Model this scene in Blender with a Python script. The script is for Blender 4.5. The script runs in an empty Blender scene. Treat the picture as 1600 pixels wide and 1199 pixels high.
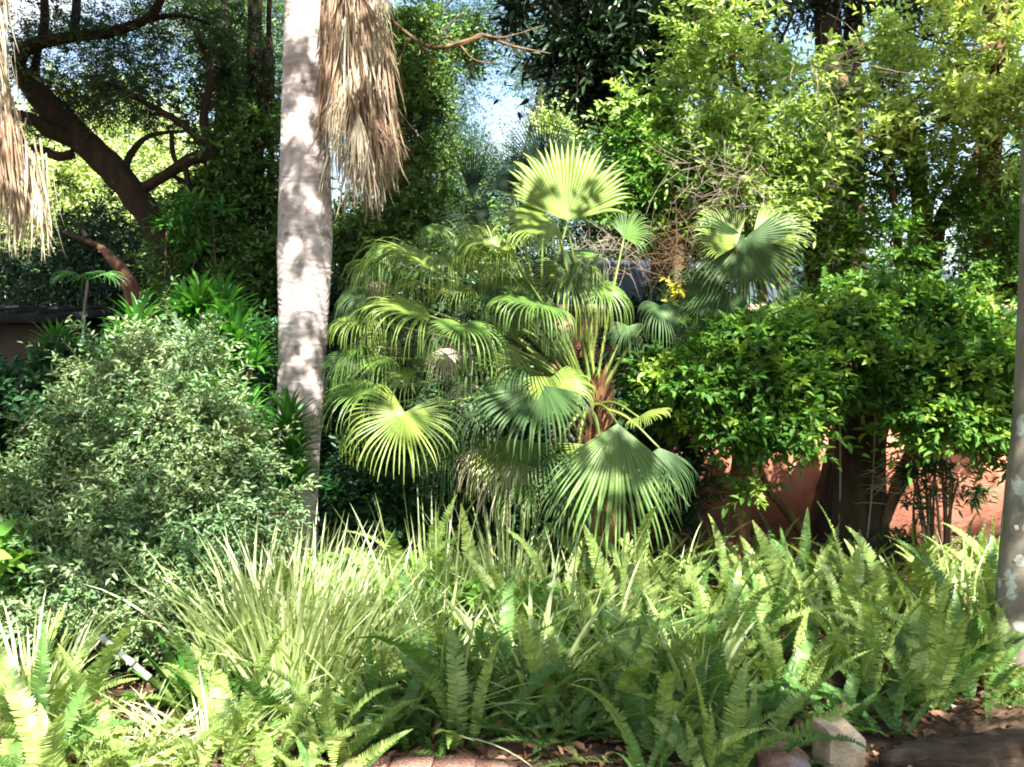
import bpy, math, random
import numpy as np
from mathutils import Vector

rng = np.random.default_rng(7)
random.seed(7)
C = bpy.context.scene.collection
sc = bpy.context.scene

# ------------------------------------------------------------------ camera, world, sun
CAMZ = 1.75
F = 1500.0                       # focal length in pixels of the 1600 px wide frame
PITCH = math.atan(39.5 / F)
cam = bpy.data.cameras.new("camera")
cam.sensor_width = 36.0
cam.lens = 36.0 * F / 1600.0
cam.clip_end = 2000
co = bpy.data.objects.new("camera", cam)
C.objects.link(co)
co.location = (0, 0, CAMZ)
co.rotation_euler = (math.radians(90) - PITCH, 0, 0)
sc.camera = co

SUN_EL = math.radians(45)
SUN_AZ = math.radians(12)        # a little to the right of straight behind the camera
sdir = Vector((math.sin(SUN_AZ) * math.cos(SUN_EL), -math.cos(SUN_AZ) * math.cos(SUN_EL), math.sin(SUN_EL)))
S = np.array(sdir)
w = bpy.data.worlds.new("World")
sc.world = w
w.use_nodes = True
nt = w.node_tree
sky = nt.nodes.new("ShaderNodeTexSky")
sky.sky_type = 'NISHITA'
sky.sun_disc = False
sky.sun_elevation = SUN_EL
sky.sun_rotation = math.atan2(S[0], S[1])
sky.air_density = 1.2
sky.dust_density = 1.0
bg = nt.nodes["Background"]
bg.inputs[1].default_value = 0.05
wtc = nt.nodes.new("ShaderNodeTexCoord")
wno = nt.nodes.new("ShaderNodeTexNoise"); wno.inputs['Scale'].default_value = 3.2; wno.inputs['Detail'].default_value = 7
wmp = nt.nodes.new("ShaderNodeMapping"); wmp.inputs['Scale'].default_value = (1, 1, 2.2); wmp.inputs['Location'].default_value = (.35, .1, .2)
nt.links.new(wtc.outputs['Generated'], wmp.inputs[0]); nt.links.new(wmp.outputs[0], wno.inputs['Vector'])
wrp = nt.nodes.new("ShaderNodeValToRGB"); wrp.color_ramp.elements[0].position = .49; wrp.color_ramp.elements[1].position = .6
nt.links.new(wno.outputs[0], wrp.inputs[0])
wmx = nt.nodes.new("ShaderNodeMix"); wmx.data_type = 'RGBA'; wmx.inputs[7].default_value = (4.6, 4.8, 5.1, 1)
nt.links.new(wrp.outputs[0], wmx.inputs[0]); nt.links.new(sky.outputs[0], wmx.inputs[6])
nt.links.new(wmx.outputs[2], bg.inputs[0])
sl = bpy.data.lights.new("sun", 'SUN')
sl.energy = 5.0
sl.angle = math.radians(0.5)
sl.color = (1.0, 0.95, 0.86)
so = bpy.data.objects.new("sun", sl)
C.objects.link(so)
so.rotation_euler = sdir.to_track_quat('Z', 'Y').to_euler()
sc.view_settings.view_transform = 'Standard'
sc.view_settings.look = 'None'
sc.view_settings.exposure = 2.75
sc.view_settings.gamma = 1
sc.render.engine = 'CYCLES'
sc.cycles.use_denoising = True
sc.cycles.max_bounces = 5
sc.cycles.diffuse_bounces = 2
sc.cycles.glossy_bounces = 2
sc.cycles.transmission_bounces = 4
sc.cycles.filter_width = 1.9

# ------------------------------------------------------------------ helpers
def at(px, py, Y):
    """the point that stands Y metres ahead of the camera and shows at photo pixel (px, py)"""
    u = (px - 800.0) / F
    v = -(py - 599.5) / F
    cp, sp = math.cos(PITCH), math.sin(PITCH)
    d = np.array([u, cp + v * sp, -sp + v * cp])
    return np.array([0, 0, CAMZ]) + d * (Y / d[1])

def mpp(Y):
    return Y / F

def nrm(a):
    a = np.asarray(a, float)
    return a / np.maximum(np.linalg.norm(a, axis=-1, keepdims=True), 1e-9)

def rvec(n):
    return nrm(rng.normal(size=(n, 3)))

def gz(x, y):
    """ground height"""
    x = np.asarray(x, float); y = np.asarray(y, float)
    return 0.03 * np.sin(x * 2.1 + 0.7) * np.cos(y * 1.7) + 0.02 * np.sin(x * 5 + y * 3.1)

def tag(o, label=None, cat=None, group=None, kind=None):
    if label: o['label'] = label
    if cat: o['category'] = cat
    if group: o['group'] = group
    if kind: o['kind'] = kind
    return o

def thing(name, label, cat, loc=(0, 0, 0), group=None):
    o = bpy.data.objects.new(name, None)
    o.empty_display_size = 0.1
    C.objects.link(o)
    o.location = tuple(float(c) for c in loc)
    return tag(o, label, cat, group)

class G:
    """collects vertices and faces and links them as ONE mesh object"""
    def __init__(s):
        s.v = []; s.q = []; s.t = []; s.n = 0
    def add(s, V, Q=None, T=None):
        V = np.asarray(V, float).reshape(-1, 3)
        if Q is not None and len(Q): s.q.append(np.asarray(Q, int).reshape(-1, 4) + s.n)
        if T is not None and len(T): s.t.append(np.asarray(T, int).reshape(-1, 3) + s.n)
        s.v.append(V); s.n += len(V)
        return s
    def mesh(s, name, mat, origin=(0, 0, 0), smooth=False):
        V = np.concatenate(s.v) - np.asarray(origin, float)
        q = np.concatenate(s.q) if s.q else np.zeros((0, 4), int)
        t = np.concatenate(s.t) if s.t else np.zeros((0, 3), int)
        me = bpy.data.meshes.new(name)
        me.vertices.add(len(V)); me.vertices.foreach_set('co', V.astype(np.float32).ravel())
        me.loops.add(q.size + t.size)
        me.loops.foreach_set('vertex_index', np.concatenate([q.ravel(), t.ravel()]).astype(np.int32))
        me.polygons.add(len(q) + len(t))
        st = np.concatenate([np.arange(len(q)) * 4, q.size + np.arange(len(t)) * 3]).astype(np.int32)
        me.polygons.foreach_set('loop_start', st)
        if smooth: me.polygons.foreach_set('use_smooth', np.ones(len(q) + len(t), bool))
        me.update(calc_edges=True)
        me.validate()
        if mat: me.materials.append(mat)
        return me
    def build(s, name, mat, parent=None, smooth=False, origin=None):
        if origin is None:
            origin = tuple(parent.location) if parent is not None else (0, 0, 0)
            if parent is not None and parent.parent is not None:
                origin = tuple(Vector(parent.location) + Vector(parent.parent.location))
        o = bpy.data.objects.new(name, s.mesh(name, mat, origin, smooth))
        C.objects.link(o)
        if parent is not None: o.parent = parent
        return o

def solo(g, name, mat, label, cat, loc, group=None, smooth=False, kind=None):
    o = g.build(name, mat, None, smooth, origin=loc)
    o.location = tuple(float(c) for c in loc)
    return tag(o, label, cat, group, kind)

def catmull(P, k=6):
    P = np.asarray(P, float)
    if len(P) < 3:
        t = np.linspace(0, 1, k * max(len(P) - 1, 1) + 1)[:, None]
        return P[0] * (1 - t) + P[-1] * t
    Q = np.vstack([2 * P[0] - P[1], P, 2 * P[-1] - P[-2]])
    out = []
    for i in range(1, len(Q) - 2):
        for j in range(k):
            t = j / k
            out.append(0.5 * ((2 * Q[i]) + (-Q[i-1] + Q[i+1]) * t + (2*Q[i-1] - 5*Q[i] + 4*Q[i+1] - Q[i+2]) * t*t + (-Q[i-1] + 3*Q[i] - 3*Q[i+1] + Q[i+2]) * t**3))
    out.append(P[-1])
    return np.array(out)

def tube(g, P, R, sides=10, k=6, rough=0.0, cap=True, lumps=0):
    PR = np.hstack([np.asarray(P, float), np.asarray(R, float)[:, None]])
    PR = np.array([*catmull(PR, k)]) if PR.shape[1] == 4 else PR
    P, R = PR[:, :3], np.maximum(PR[:, 3], 0.0005)
    n = len(P)
    T = nrm(np.gradient(P, axis=0))
    a = np.array([1.0, 0, 0]) if abs(T[0][0]) < 0.9 else np.array([0, 1.0, 0])
    U = np.zeros((n, 3)); u = nrm(np.cross(T[0], a)); U[0] = u
    for i in range(1, n):
        u = u - T[i] * (u @ T[i]); u = nrm(u); U[i] = u
    W = np.cross(T, U)
    th = np.linspace(0, 2 * math.pi, sides, endpoint=False)
    ph = rng.uniform(0, 6, 3)
    rr = R[:, None] * (1 + rough * (rng.normal(size=(n, sides)) * 0.4 + np.sin(3 * th + ph[0])[None] * 0.6 * (0.5 + 0.5 * np.sin(np.arange(n) * 0.4 + ph[1]))[:, None]))
    if lumps: rr = rr * (1 + lumps * np.abs(np.sin(th * 4 + ph[2] + 0.05 * np.arange(n)[:, None])))
    V = P[:, None] + rr[..., None] * (np.cos(th)[None, :, None] * U[:, None] + np.sin(th)[None, :, None] * W[:, None])
    i = np.arange(n - 1)[:, None]; j = np.arange(sides)[None]
    Q = np.stack([i * sides + j, i * sides + (j + 1) % sides, (i + 1) * sides + (j + 1) % sides, (i + 1) * sides + j], -1).reshape(-1, 4)
    V = V.reshape(-1, 3)
    Tt = None
    if cap:
        V = np.vstack([V, P[:1], P[-1:]])
        b = n * sides
        jj = np.arange(sides)
        Tt = np.vstack([np.stack([np.full(sides, b), (jj + 1) % sides, jj], -1),
                        np.stack([np.full(sides, b + 1), (n - 1) * sides + jj, (n - 1) * sides + (jj + 1) % sides], -1)])
    g.add(V, Q, Tt)

def ptube(g, pts, sides=8, **kw):
    """pts: (px, py, Y, radius in px)"""
    P = [at(a, b, c) for a, b, c, d in pts]
    R = [d * mpp(c) for a, b, c, d in pts]
    tube(g, P, R, sides, **kw)
    return np.array(P)

def box(g, c, s, rz=0.0, jit=0.0):
    c = np.asarray(c, float); s = np.asarray(s, float) / 2
    v = np.array([[x, y, z] for x in (-1, 1) for y in (-1, 1) for z in (-1, 1)], float) * s
    if jit: v = v + rng.normal(size=v.shape) * jit
    if rz:
        cr, sr = math.cos(rz), math.sin(rz)
        v = np.stack([v[:, 0] * cr - v[:, 1] * sr, v[:, 0] * sr + v[:, 1] * cr, v[:, 2]], -1)
    g.add(v + c, [[0, 1, 3, 2], [4, 6, 7, 5], [0, 4, 5, 1], [2, 3, 7, 6], [0, 2, 6, 4], [1, 5, 7, 3]])

def leaves(g, P, D, N, L, W, fold=0.25, curl=0.15):
    """one folded pointed leaf per row: base P, direction D, upward normal N"""
    n = len(P)
    D = nrm(D); Sd = nrm(np.cross(D, N)); N = np.cross(Sd, D)
    L = np.broadcast_to(L, n)[:, None]; W = np.broadcast_to(W, n)[:, None]
    f = N * W * fold
    m = -N * L * curl
    b = P
    l1 = P + D * L * .30 + Sd * W * .48 + f + m * .15
    l2 = P + D * L * .68 + Sd * W * .36 + f * .8 + m * .5
    t = P + D * L + m
    r1 = P + D * L * .30 - Sd * W * .48 + f + m * .15
    r2 = P + D * L * .68 - Sd * W * .36 + f * .8 + m * .5
    V = np.stack([b, l1, l2, t, r2, r1], 1).reshape(-1, 3)
    k = np.arange(n)[:, None] * 6
    Q = np.vstack([k + [0, 3, 2, 1], k + [0, 5, 4, 3]])
    g.add(V, Q)

def sprays(g, P, D, L, n, ll, lw, up=0.5, tw=None, twr=0.0015, droop=0.15):
    """leafy twigs: from P along D, length L, n leaves of ll x lw each; optional twig mesh"""
    m = len(P)
    D = nrm(D); L = np.broadcast_to(L, m)
    s = (np.arange(n) + 0.6) / n
    s = s[None] + rng.uniform(-.3, .3, (m, n)) / n
    base = P[:, None] + D[:, None] * (L[:, None] * s)[..., None]
    base[..., 2] -= droop * L[:, None] * s ** 2
    az = (np.arange(n) * 2.4)[None] + rng.uniform(0, 6.28, m)[:, None]
    a = nrm(np.cross(D, rvec(m))); b = np.cross(D, a)
    rad = np.cos(az)[..., None] * a[:, None] + np.sin(az)[..., None] * b[:, None]
    ld = rad * 0.9 + D[:, None] * (0.35 + 0.7 * s)[..., None] + rng.normal(size=(m, n, 3)) * .15
    ld[..., 2] *= 0.7
    nn = rng.normal(size=(m, n, 3)) * .45 + np.array([0, 0, 1.0]) * up + rad * .2 + S * .25
    sz = rng.uniform(.65, 1.2, m * n)
    leaves(g, base.reshape(-1, 3), ld.reshape(-1, 3), nn.reshape(-1, 3), ll * sz, lw * sz)
    if tw is not None:
        ends = P + D * L[:, None]; ends[:, 2] -= droop * L
        thin(tw, P, ends, twr)

def thin(g, A, B, r):
    """thin three-sided sticks from A to B"""
    n = len(A); D = nrm(B - A)
    a = nrm(np.cross(D, rvec(n))); b = np.cross(D, a)
    r = np.broadcast_to(r, n)[:, None]
    V = []
    for th in (0, 2.09, 4.19):
        V.append(A + r * (math.cos(th) * a + math.sin(th) * b))
    for th in (0, 2.09, 4.19):
        V.append(B + .5 * r * (math.cos(th) * a + math.sin(th) * b))
    V = np.stack(V, 1).reshape(-1, 3)
    k = np.arange(n)[:, None] * 6
    g.add(V, np.vstack([k + [0, 1, 4, 3], k + [1, 2, 5, 4], k + [2, 0, 3, 5]]))

def ribbons(g, P, az, lean, bend, L, W, k=7, fold=.25, base=.6, side_tw=.0, keep=.0):
    """arching strap leaves: P base, az heading, lean from vertical, bend more along the way"""
    n = len(P)
    bc = lambda x: np.broadcast_to(np.asarray(x, float), n)
    az, lean, bend, L, W = map(bc, (az, lean, bend, L, W))
    s = np.linspace(0, 1, k + 1)
    th = lean[:, None] + bend[:, None] * s[None] ** 1.6
    h = np.stack([np.cos(az), np.sin(az), np.zeros(n)], -1)
    d = h[:, None] * np.sin(th)[..., None] + np.array([0, 0, 1.0]) * np.cos(th)[..., None]
    step = (L / k)[:, None, None]
    pos = P[:, None] + np.concatenate([np.zeros((n, 1, 3)), np.cumsum(d[:, :-1] * step, 1)], 1)
    sd = np.stack([-np.sin(az), np.cos(az), np.zeros(n)], -1)
    tw = rng.uniform(-1, 1, n) * side_tw
    upn = nrm(np.cross(sd[:, None], d))
    sdk = sd[:, None] * np.cos(tw)[:, None, None] + upn * np.sin(tw)[:, None, None]
    upk = np.cross(sdk, d)
    wp = np.clip(np.where(s < .35, base + (1 - base) * s / .35, (1 - (s - .35) / .65) ** .7), keep, 1)
    wv = (W[:, None] * wp[None])[..., None]
    Lf = pos - sdk * wv / 2 - upk * wv * fold
    Rt = pos + sdk * wv / 2 - upk * wv * fold
    V = np.stack([Lf, pos, Rt], 2).reshape(-1, 3)
    i = np.arange(n)[:, None, None] * (k + 1) * 3 + np.arange(k)[None, :, None] * 3
    Q = np.concatenate([i + np.array([0, 1, 4, 3]), i + np.array([1, 2, 5, 4])], 1).reshape(-1, 4)
    g.add(V, Q)

def fan(g, hub, axis, normal, R, n=56, span=150, split=.55, grav=.5, gtip=1.6, cup=.15, wob=.05, k=9, width=1.0):
    """a palmate blade: segments joined to `split` of their length, then free and drooping"""
    axis = nrm(axis); normal = nrm(np.asarray(normal, float) - axis * np.dot(axis, normal)); sd = np.cross(axis, normal)
    sp = math.radians(span)
    a = np.linspace(-sp, sp, n) + rng.normal(size=n) * wob * .3 * (2 * sp / n)
    dl = 2 * sp / (n - 1) / 2
    Ls = R * (1 - .28 * np.abs(a / sp) ** 2.2) * rng.uniform(.9, 1.04, n)
    d = np.cos(a)[:, None] * axis + np.sin(a)[:, None] * sd + normal * cup * (1.0 * np.abs(a / sp) ** 1.5)[:, None]
    d = nrm(d)
    perp = -np.sin(a)[:, None] * axis + np.cos(a)[:, None] * sd
    p = np.tile(hub, (n, 1)).astype(float)
    sk = rng.uniform(.6, 1.4, n)
    out = []
    brk = rng.uniform(.62, .95, n)
    for i in range(k + 1):
        s = i / k
        if s <= split:
            wd = s * Ls * math.tan(dl) * 1.0 + .002
        else:
            wd = (split * Ls * math.tan(dl)) * (1 - ((s - split) / (1 - split)) ** 1.5) * .78 + .0012
        wd = wd * width
        nm = nrm(np.cross(perp, d))
        nm = np.where((nm @ normal)[:, None] < 0, -nm, nm)
        pl = (wd * .55)[:, None]
        out.append(np.stack([p - perp * wd[:, None] - nm * pl, p + nm * pl, p + perp * wd[:, None] - nm * pl], 1))
        gg = grav * .25 * s * np.ones(n)
        if s >= split: gg = gg + gtip * sk * ((s - split) / (1 - split)) * .45
        gg = gg + np.where(s > brk, gtip * .5, 0)
        d = nrm(d + np.array([0, 0, -1.0]) * (gg * .5)[:, None] + rng.normal(size=(n, 3)) * wob * (.15 if s < split else 1) * .4)
        p = p + d * (Ls / k)[:, None]
    V = np.stack(out, 1).reshape(-1, 3)
    i = np.arange(n)[:, None, None] * (k + 1) * 3 + np.arange(k)[None, :, None] * 3
    Q = np.concatenate([i + np.array([0, 1, 4, 3]), i + np.array([1, 2, 5, 4])], 1).reshape(-1, 4)
    g.add(V, Q)

# ------------------------------------------------------------------ materials
def srgb(h):
    h = h.lstrip('#')
    c = [int(h[i:i+2], 16) / 255 for i in (0, 2, 4)]
    return tuple(x / 12.92 if x <= .04045 else ((x + .055) / 1.055) ** 2.4 for x in c) + (1,)

def newmat(name):
    m = bpy.data.materials.new(name); m.use_nodes = True
    return m, m.node_tree, m.node_tree.nodes["Principled BSDF"], m.node_tree.nodes["Material Output"]

def ramp(nt, cols, pos=None):
    r = nt.nodes.new("ShaderNodeValToRGB"); e = r.color_ramp.elements
    pos = pos or [i / (len(cols) - 1) for i in range(len(cols))]
    while len(e) < len(cols): e.new(.5)
    for i, (c, p) in enumerate(zip(cols, pos)):
        e[i].position = p; e[i].color = c if len(c) == 4 else (*c, 1)
    return r

def leafmat(name, cols, pos=None, trans=.38, rough=.42, spec=.35, patch=.25, pscale=1.5, tint=(1.25, 1.25, .55)):
    """leaf: colour picked per leaf, drifting in patches through the plant; light passes through"""
    m, nt, b, out = newmat(name)
    N, Lk = nt.nodes, nt.links
    geo = N.new("ShaderNodeNewGeometry")
    tc = N.new("ShaderNodeTexCoord")
    no = N.new("ShaderNodeTexNoise"); no.inputs['Scale'].default_value = pscale; no.inputs['Detail'].default_value = 2
    Lk.new(tc.outputs['Object'], no.inputs['Vector'])
    mr = N.new("ShaderNodeMapRange"); mr.inputs[1].default_value = .3; mr.inputs[2].default_value = .7
    Lk.new(no.outputs[0], mr.inputs[0])
    oi = N.new("ShaderNodeObjectInfo")
    mx = N.new("ShaderNodeMix"); mx.data_type = 'FLOAT'; mx.inputs[0].default_value = patch
    Lk.new(geo.outputs['Random Per Island'], mx.inputs[2]); Lk.new(mr.outputs[0], mx.inputs[3])
    mx2 = N.new("ShaderNodeMix"); mx2.data_type = 'FLOAT'; mx2.inputs[0].default_value = .18
    Lk.new(mx.outputs[0], mx2.inputs[2]); Lk.new(oi.outputs['Random'], mx2.inputs[3])
    r = ramp(nt, [srgb(c) if isinstance(c, str) else c for c in cols], pos)
    Lk.new(mx2.outputs[0], r.inputs[0])
    Lk.new(r.outputs[0], b.inputs['Base Color'])
    b.inputs['Roughness'].default_value = rough
    b.inputs['Specular IOR Level'].default_value = spec
    tr = N.new("ShaderNodeBsdfTranslucent")
    ml = N.new("ShaderNodeMix"); ml.data_type = 'RGBA'; ml.blend_type = 'MULTIPLY'; ml.inputs[0].default_value = 1
    Lk.new(r.outputs[0], ml.inputs[6]); ml.inputs[7].default_value = (*tint, 1)
    Lk.new(ml.outputs[2], tr.inputs[0])
    ms = N.new("ShaderNodeMixShader"); ms.inputs[0].default_value = trans
    Lk.new(b.outputs[0], ms.inputs[1]); Lk.new(tr.outputs[0], ms.inputs[2])
    Lk.new(ms.outputs[0], out.inputs[0])
    return m

def barkmat(name, cols, scale=6, stretch=(1, 1, .25), bump=.6, rough=.85, spots=None, rings=False, dist=.02):
    m, nt, b, out = newmat(name)
    N, Lk = nt.nodes, nt.links
    tc = N.new("ShaderNodeTexCoord")
    mp = N.new("ShaderNodeMapping"); mp.inputs['Scale'].default_value = stretch
    Lk.new(tc.outputs['Object'], mp.inputs[0])
    n1 = N.new("ShaderNodeTexNoise"); n1.inputs['Scale'].default_value = scale; n1.inputs['Detail'].default_value = 8; n1.inputs['Roughness'].default_value = .65
    Lk.new(mp.outputs[0], n1.inputs['Vector'])
    r = ramp(nt, [srgb(c) if isinstance(c, str) else c for c in cols], [.25 + .5 * i / (len(cols) - 1) for i in range(len(cols))])
    Lk.new(n1.outputs[0], r.inputs[0])
    col = r.outputs[0]; hgt = n1.outputs[0]
    if spots:
        n2 = N.new("ShaderNodeTexNoise"); n2.inputs['Scale'].default_value = spots[1]; n2.inputs['Detail'].default_value = 3
        Lk.new(tc.outputs['Object'], n2.inputs['Vector'])
        r2 = ramp(nt, [(0, 0, 0, 1), (1, 1, 1, 1)], [spots[2], spots[2] + .04])
        Lk.new(n2.outputs[0], r2.inputs[0])
        mx = N.new("ShaderNodeMix"); mx.data_type = 'RGBA'
        Lk.new(r2.outputs[0], mx.inputs[0]); Lk.new(col, mx.inputs[6]); mx.inputs[7].default_value = srgb(spots[0])
        col = mx.outputs[2]
    if rings:
        wv = N.new("ShaderNodeTexWave"); wv.bands_direction = 'Z'; wv.inputs['Scale'].default_value = 3.2
        wv.inputs['Scale'].default_value = 5.5; wv.inputs['Distortion'].default_value = 9; wv.inputs['Detail'].default_value = 4; wv.inputs['Detail Scale'].default_value = 1.6
        rr_ = ramp(nt, [(.45, .42, .4, 1), (1, 1, 1, 1)], [.03, .16]); Lk.new(wv.outputs[1], rr_.inputs[0])
        mm = N.new('ShaderNodeMix'); mm.data_type = 'RGBA'; mm.blend_type = 'MULTIPLY'; mm.inputs[0].default_value = .22
        Lk.new(col, mm.inputs[6]); Lk.new(rr_.outputs[0], mm.inputs[7]); col = mm.outputs[2]
        Lk.new(tc.outputs['Object'], wv.inputs['Vector'])
        ad = N.new("ShaderNodeMath"); ad.operation = 'MULTIPLY_ADD'; ad.inputs[1].default_value = .5
        Lk.new(wv.outputs[1], ad.inputs[0]); Lk.new(n1.outputs[0], ad.inputs[2]); hgt = ad.outputs[0]
    Lk.new(col, b.inputs['Base Color'])
    b.inputs['Roughness'].default_value = rough
    b.inputs['Specular IOR Level'].default_value = .2
    bp = N.new("ShaderNodeBump"); bp.inputs['Strength'].default_value = bump; bp.inputs['Distance'].default_value = dist
    Lk.new(hgt, bp.inputs['Height']); Lk.new(bp.outputs[0], b.inputs['Normal'])
    return m

M = {}
M['palm_leaf'] = leafmat('palm_leaf', ['#56702c', '#70883a', '#8c9c4a', '#b2b068'], [0, .4, .85, 1], trans=.45, rough=.38, spec=.45, patch=.4)
M['palm_mid'] = leafmat('palm_mid_leaf', ['#40602a', '#557434', '#6e8840', '#a4a460'], [0, .4, .85, 1], trans=.35, rough=.38, spec=.4, patch=.4)
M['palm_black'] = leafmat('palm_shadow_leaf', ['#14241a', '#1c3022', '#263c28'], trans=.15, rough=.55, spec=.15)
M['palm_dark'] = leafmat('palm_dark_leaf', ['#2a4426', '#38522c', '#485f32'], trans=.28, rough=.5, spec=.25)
M['petiole'] = leafmat('petiole', ['#465c2a', '#66783a', '#7c7a44'], trans=.08, patch=.6)
M['fibre'] = barkmat('fibre', ['#2c1d14', '#5e3e2a', '#947654'], scale=14, stretch=(1, 1, .2))
M['thatch'] = leafmat('thatch', ['#7c705e', '#a2967f', '#c0b59e', '#d2c9b6'], trans=.25, rough=.7, spec=.15, tint=(1.1, 1, .8))
M['thatch_red'] = leafmat('thatch_red', ['#6c584a', '#8c7662', '#a8947c'], trans=.25, rough=.7, spec=.15, tint=(1.1, 1, .8))
M['palm_bark'] = barkmat('palm_bark', ['#7c7371', '#9a908d', '#aca29e'], scale=5, stretch=(1, 1, 1.6), bump=.35, spots=('#6f6862', 7, .62), rings=True)
M['grey_bark'] = barkmat('grey_bark', ['#4f4a40', '#746d60', '#928b7c'], scale=5, stretch=(1, 1, .6), bump=.5, spots=('#a3aba0', 5.5, .60))
M['dark_bark'] = barkmat('dark_bark', ['#1d1711', '#2e251b', '#43382a'], scale=9, bump=1.0, dist=.04)
M['brown_bark'] = barkmat('brown_bark', ['#33271c', '#55432f', '#74604a'], scale=9, bump=.9, dist=.03)
M['red_bark'] = barkmat('red_bark', ['#3a261e', '#54382e', '#6e5044'], scale=12, bump=.9)
M['pale_twig'] = barkmat('pale_twig', ['#5c5246', '#82766a', '#9c9080'], scale=12, bump=.3)
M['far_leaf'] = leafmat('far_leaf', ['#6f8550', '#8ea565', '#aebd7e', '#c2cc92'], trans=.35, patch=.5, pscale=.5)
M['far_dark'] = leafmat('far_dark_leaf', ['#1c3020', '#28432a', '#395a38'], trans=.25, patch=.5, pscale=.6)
M['oak_leaf'] = leafmat('oak_leaf', ['#22361f', '#2f4a2a', '#476236', '#5a6b3c'], trans=.3, patch=.5, pscale=.8)
M['vine_leaf'] = leafmat('vine_leaf', ['#2b4222', '#3f5c2c', '#5a7a3c', '#7a9450'], trans=.3, patch=.4)
M['blue_leaf'] = leafmat('fine_leaf', ['#27402f', '#3a5844', '#4f6d50'], trans=.3, patch=.4)
M['mag_leaf'] = leafmat('broad_dark_leaf', ['#15261a', '#1e3320', '#2a4426', '#4a5a2a'], [0, .4, .9, 1], trans=.12, rough=.35, spec=.5)
M['dur_leaf'] = leafmat('sunny_leaf', ['#4c6c30', '#74944a', '#a0b868', '#c8ce86', '#b88a4a'], [0, .3, .6, .9, .985], trans=.45, patch=.5, pscale=1.1)
M['dur_dark'] = leafmat('green_leaf', ['#284a1c', '#3c6424', '#5a842e', '#8aa43c'], [0, .4, .8, 1], trans=.4, patch=.5, pscale=1.1)
M['lime_leaf'] = leafmat('lime_tip_leaf', ['#6c9038', '#80a044', '#96b052'], trans=.45)
M['shrub_leaf'] = leafmat('shrub_leaf', ['#2f5022', '#42682c', '#5e8638', '#86a448'], trans=.45, rough=.5, spec=.25, patch=.45)
M['nan_leaf'] = leafmat('nandina_leaf', ['#3a5a3c', '#54744c', '#788f62', '#a0a878', '#a87a48'], [0, .3, .6, .9, .975], trans=.33, rough=.4, spec=.45, patch=.5, pscale=2)
M['dra_leaf'] = leafmat('rosette_leaf', ['#2c5a24', '#3f742c', '#5a9036'], trans=.35, rough=.33, spec=.5)
M['fern'] = leafmat('fern', ['#547438', '#74904c', '#96a860', '#b8bf80', '#8c6c44'], [0, .35, .65, .93, .985], trans=.45, spec=.45, patch=.5, pscale=1.0)
M['fern_dark'] = leafmat('fern_deep', ['#426434', '#587c3e', '#789452', '#7c6440'], [0, .5, .93, .985], trans=.42, patch=.5, pscale=1.0)
M['grass'] = leafmat('strap_leaf', ['#688446', '#98aa6c', '#bcc498', '#d6d6c0'], [0, .35, .75, 1], trans=.4, rough=.35, spec=.5)
M['low_leaf'] = leafmat('low_leaf', ['#4c7a30', '#6b9840', '#8cb452'], trans=.45)
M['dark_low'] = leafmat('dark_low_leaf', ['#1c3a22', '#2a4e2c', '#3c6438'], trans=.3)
M['yellow_leaf'] = leafmat('yellow_leaf', ['#8c8a2c', '#b0a83c', '#c2b850'], trans=.4)
M['litter'] = leafmat('dead_leaf', ['#3a261a', '#5c4230', '#8c6c54', '#b49684'], trans=.1, rough=.8, spec=.1)

def noisemat(name, c1, c2, scale=4, bump=.3, rough=.9, dist=.01, c3=None, detail=8):
    m, nt, b, out = newmat(name)
    N, Lk = nt.nodes, nt.links
    tc = N.new("ShaderNodeTexCoord")
    n1 = N.new("ShaderNodeTexNoise"); n1.inputs['Scale'].default_value = scale; n1.inputs['Detail'].default_value = detail; n1.inputs['Roughness'].default_value = .6
    Lk.new(tc.outputs['Object'], n1.inputs['Vector'])
    cs = [srgb(c1), srgb(c2)] + ([srgb(c3)] if c3 else [])
    r = ramp(nt, cs, [.3 + .4 * i / (len(cs) - 1) for i in range(len(cs))]); Lk.new(n1.outputs[0], r.inputs[0])
    Lk.new(r.outputs[0], b.inputs['Base Color']); b.inputs['Roughness'].default_value = rough
    b.inputs['Specular IOR Level'].default_value = .2
    n2 = N.new("ShaderNodeTexNoise"); n2.inputs['Scale'].default_value = scale * 8; n2.inputs['Detail'].default_value = 6
    Lk.new(tc.outputs['Object'], n2.inputs['Vector'])
    bp = N.new("ShaderNodeBump"); bp.inputs['Strength'].default_value = bump; bp.inputs['Distance'].default_value = dist
    Lk.new(n2.outputs[0], bp.inputs['Height']); Lk.new(bp.outputs[0], b.inputs['Normal'])
    return m
M['soil'] = noisemat('soil', '#2c1f17', '#4a382c', scale=3, bump=1, dist=.03, c3='#64503f')
M['terracotta'] = noisemat('terracotta_plaster', '#84503f', '#ab725c', scale=2.6, bump=.6, c3='#bd8c76')
M['coping'] = noisemat('coping', '#7d6a58', '#a5917a', scale=5, bump=.5)
M['dark_wall'] = noisemat('dark_wall', '#5a3a30', '#6e4a3c', scale=2)
M['roof_blue'] = noisemat('roof_metal', '#2a2f38', '#3a424e', scale=2, bump=.1, rough=.5)
M['shed'] = noisemat('shed_boards', '#382e28', '#4e4238', scale=3)
M['roof_dark'] = noisemat('roof_felt', '#17181a', '#25272a', scale=6)
M['stone'] = noisemat('sandstone', '#8a7660', '#b09c82', scale=9, bump=.9, dist=.012, c3='#a8a296')
M['stone_red'] = noisemat('brick_stone', '#6e4c40', '#8a6a5c', scale=8, bump=.9, dist=.012, c3='#8d9099')
M['pale_stone'] = noisemat('pale_stone', '#a8a49a', '#bcb8ae', scale=12)
M['brick'] = noisemat('brick', '#b47c68', '#c49684', scale=14, bump=.8, c3='#d0b2a4')
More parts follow.
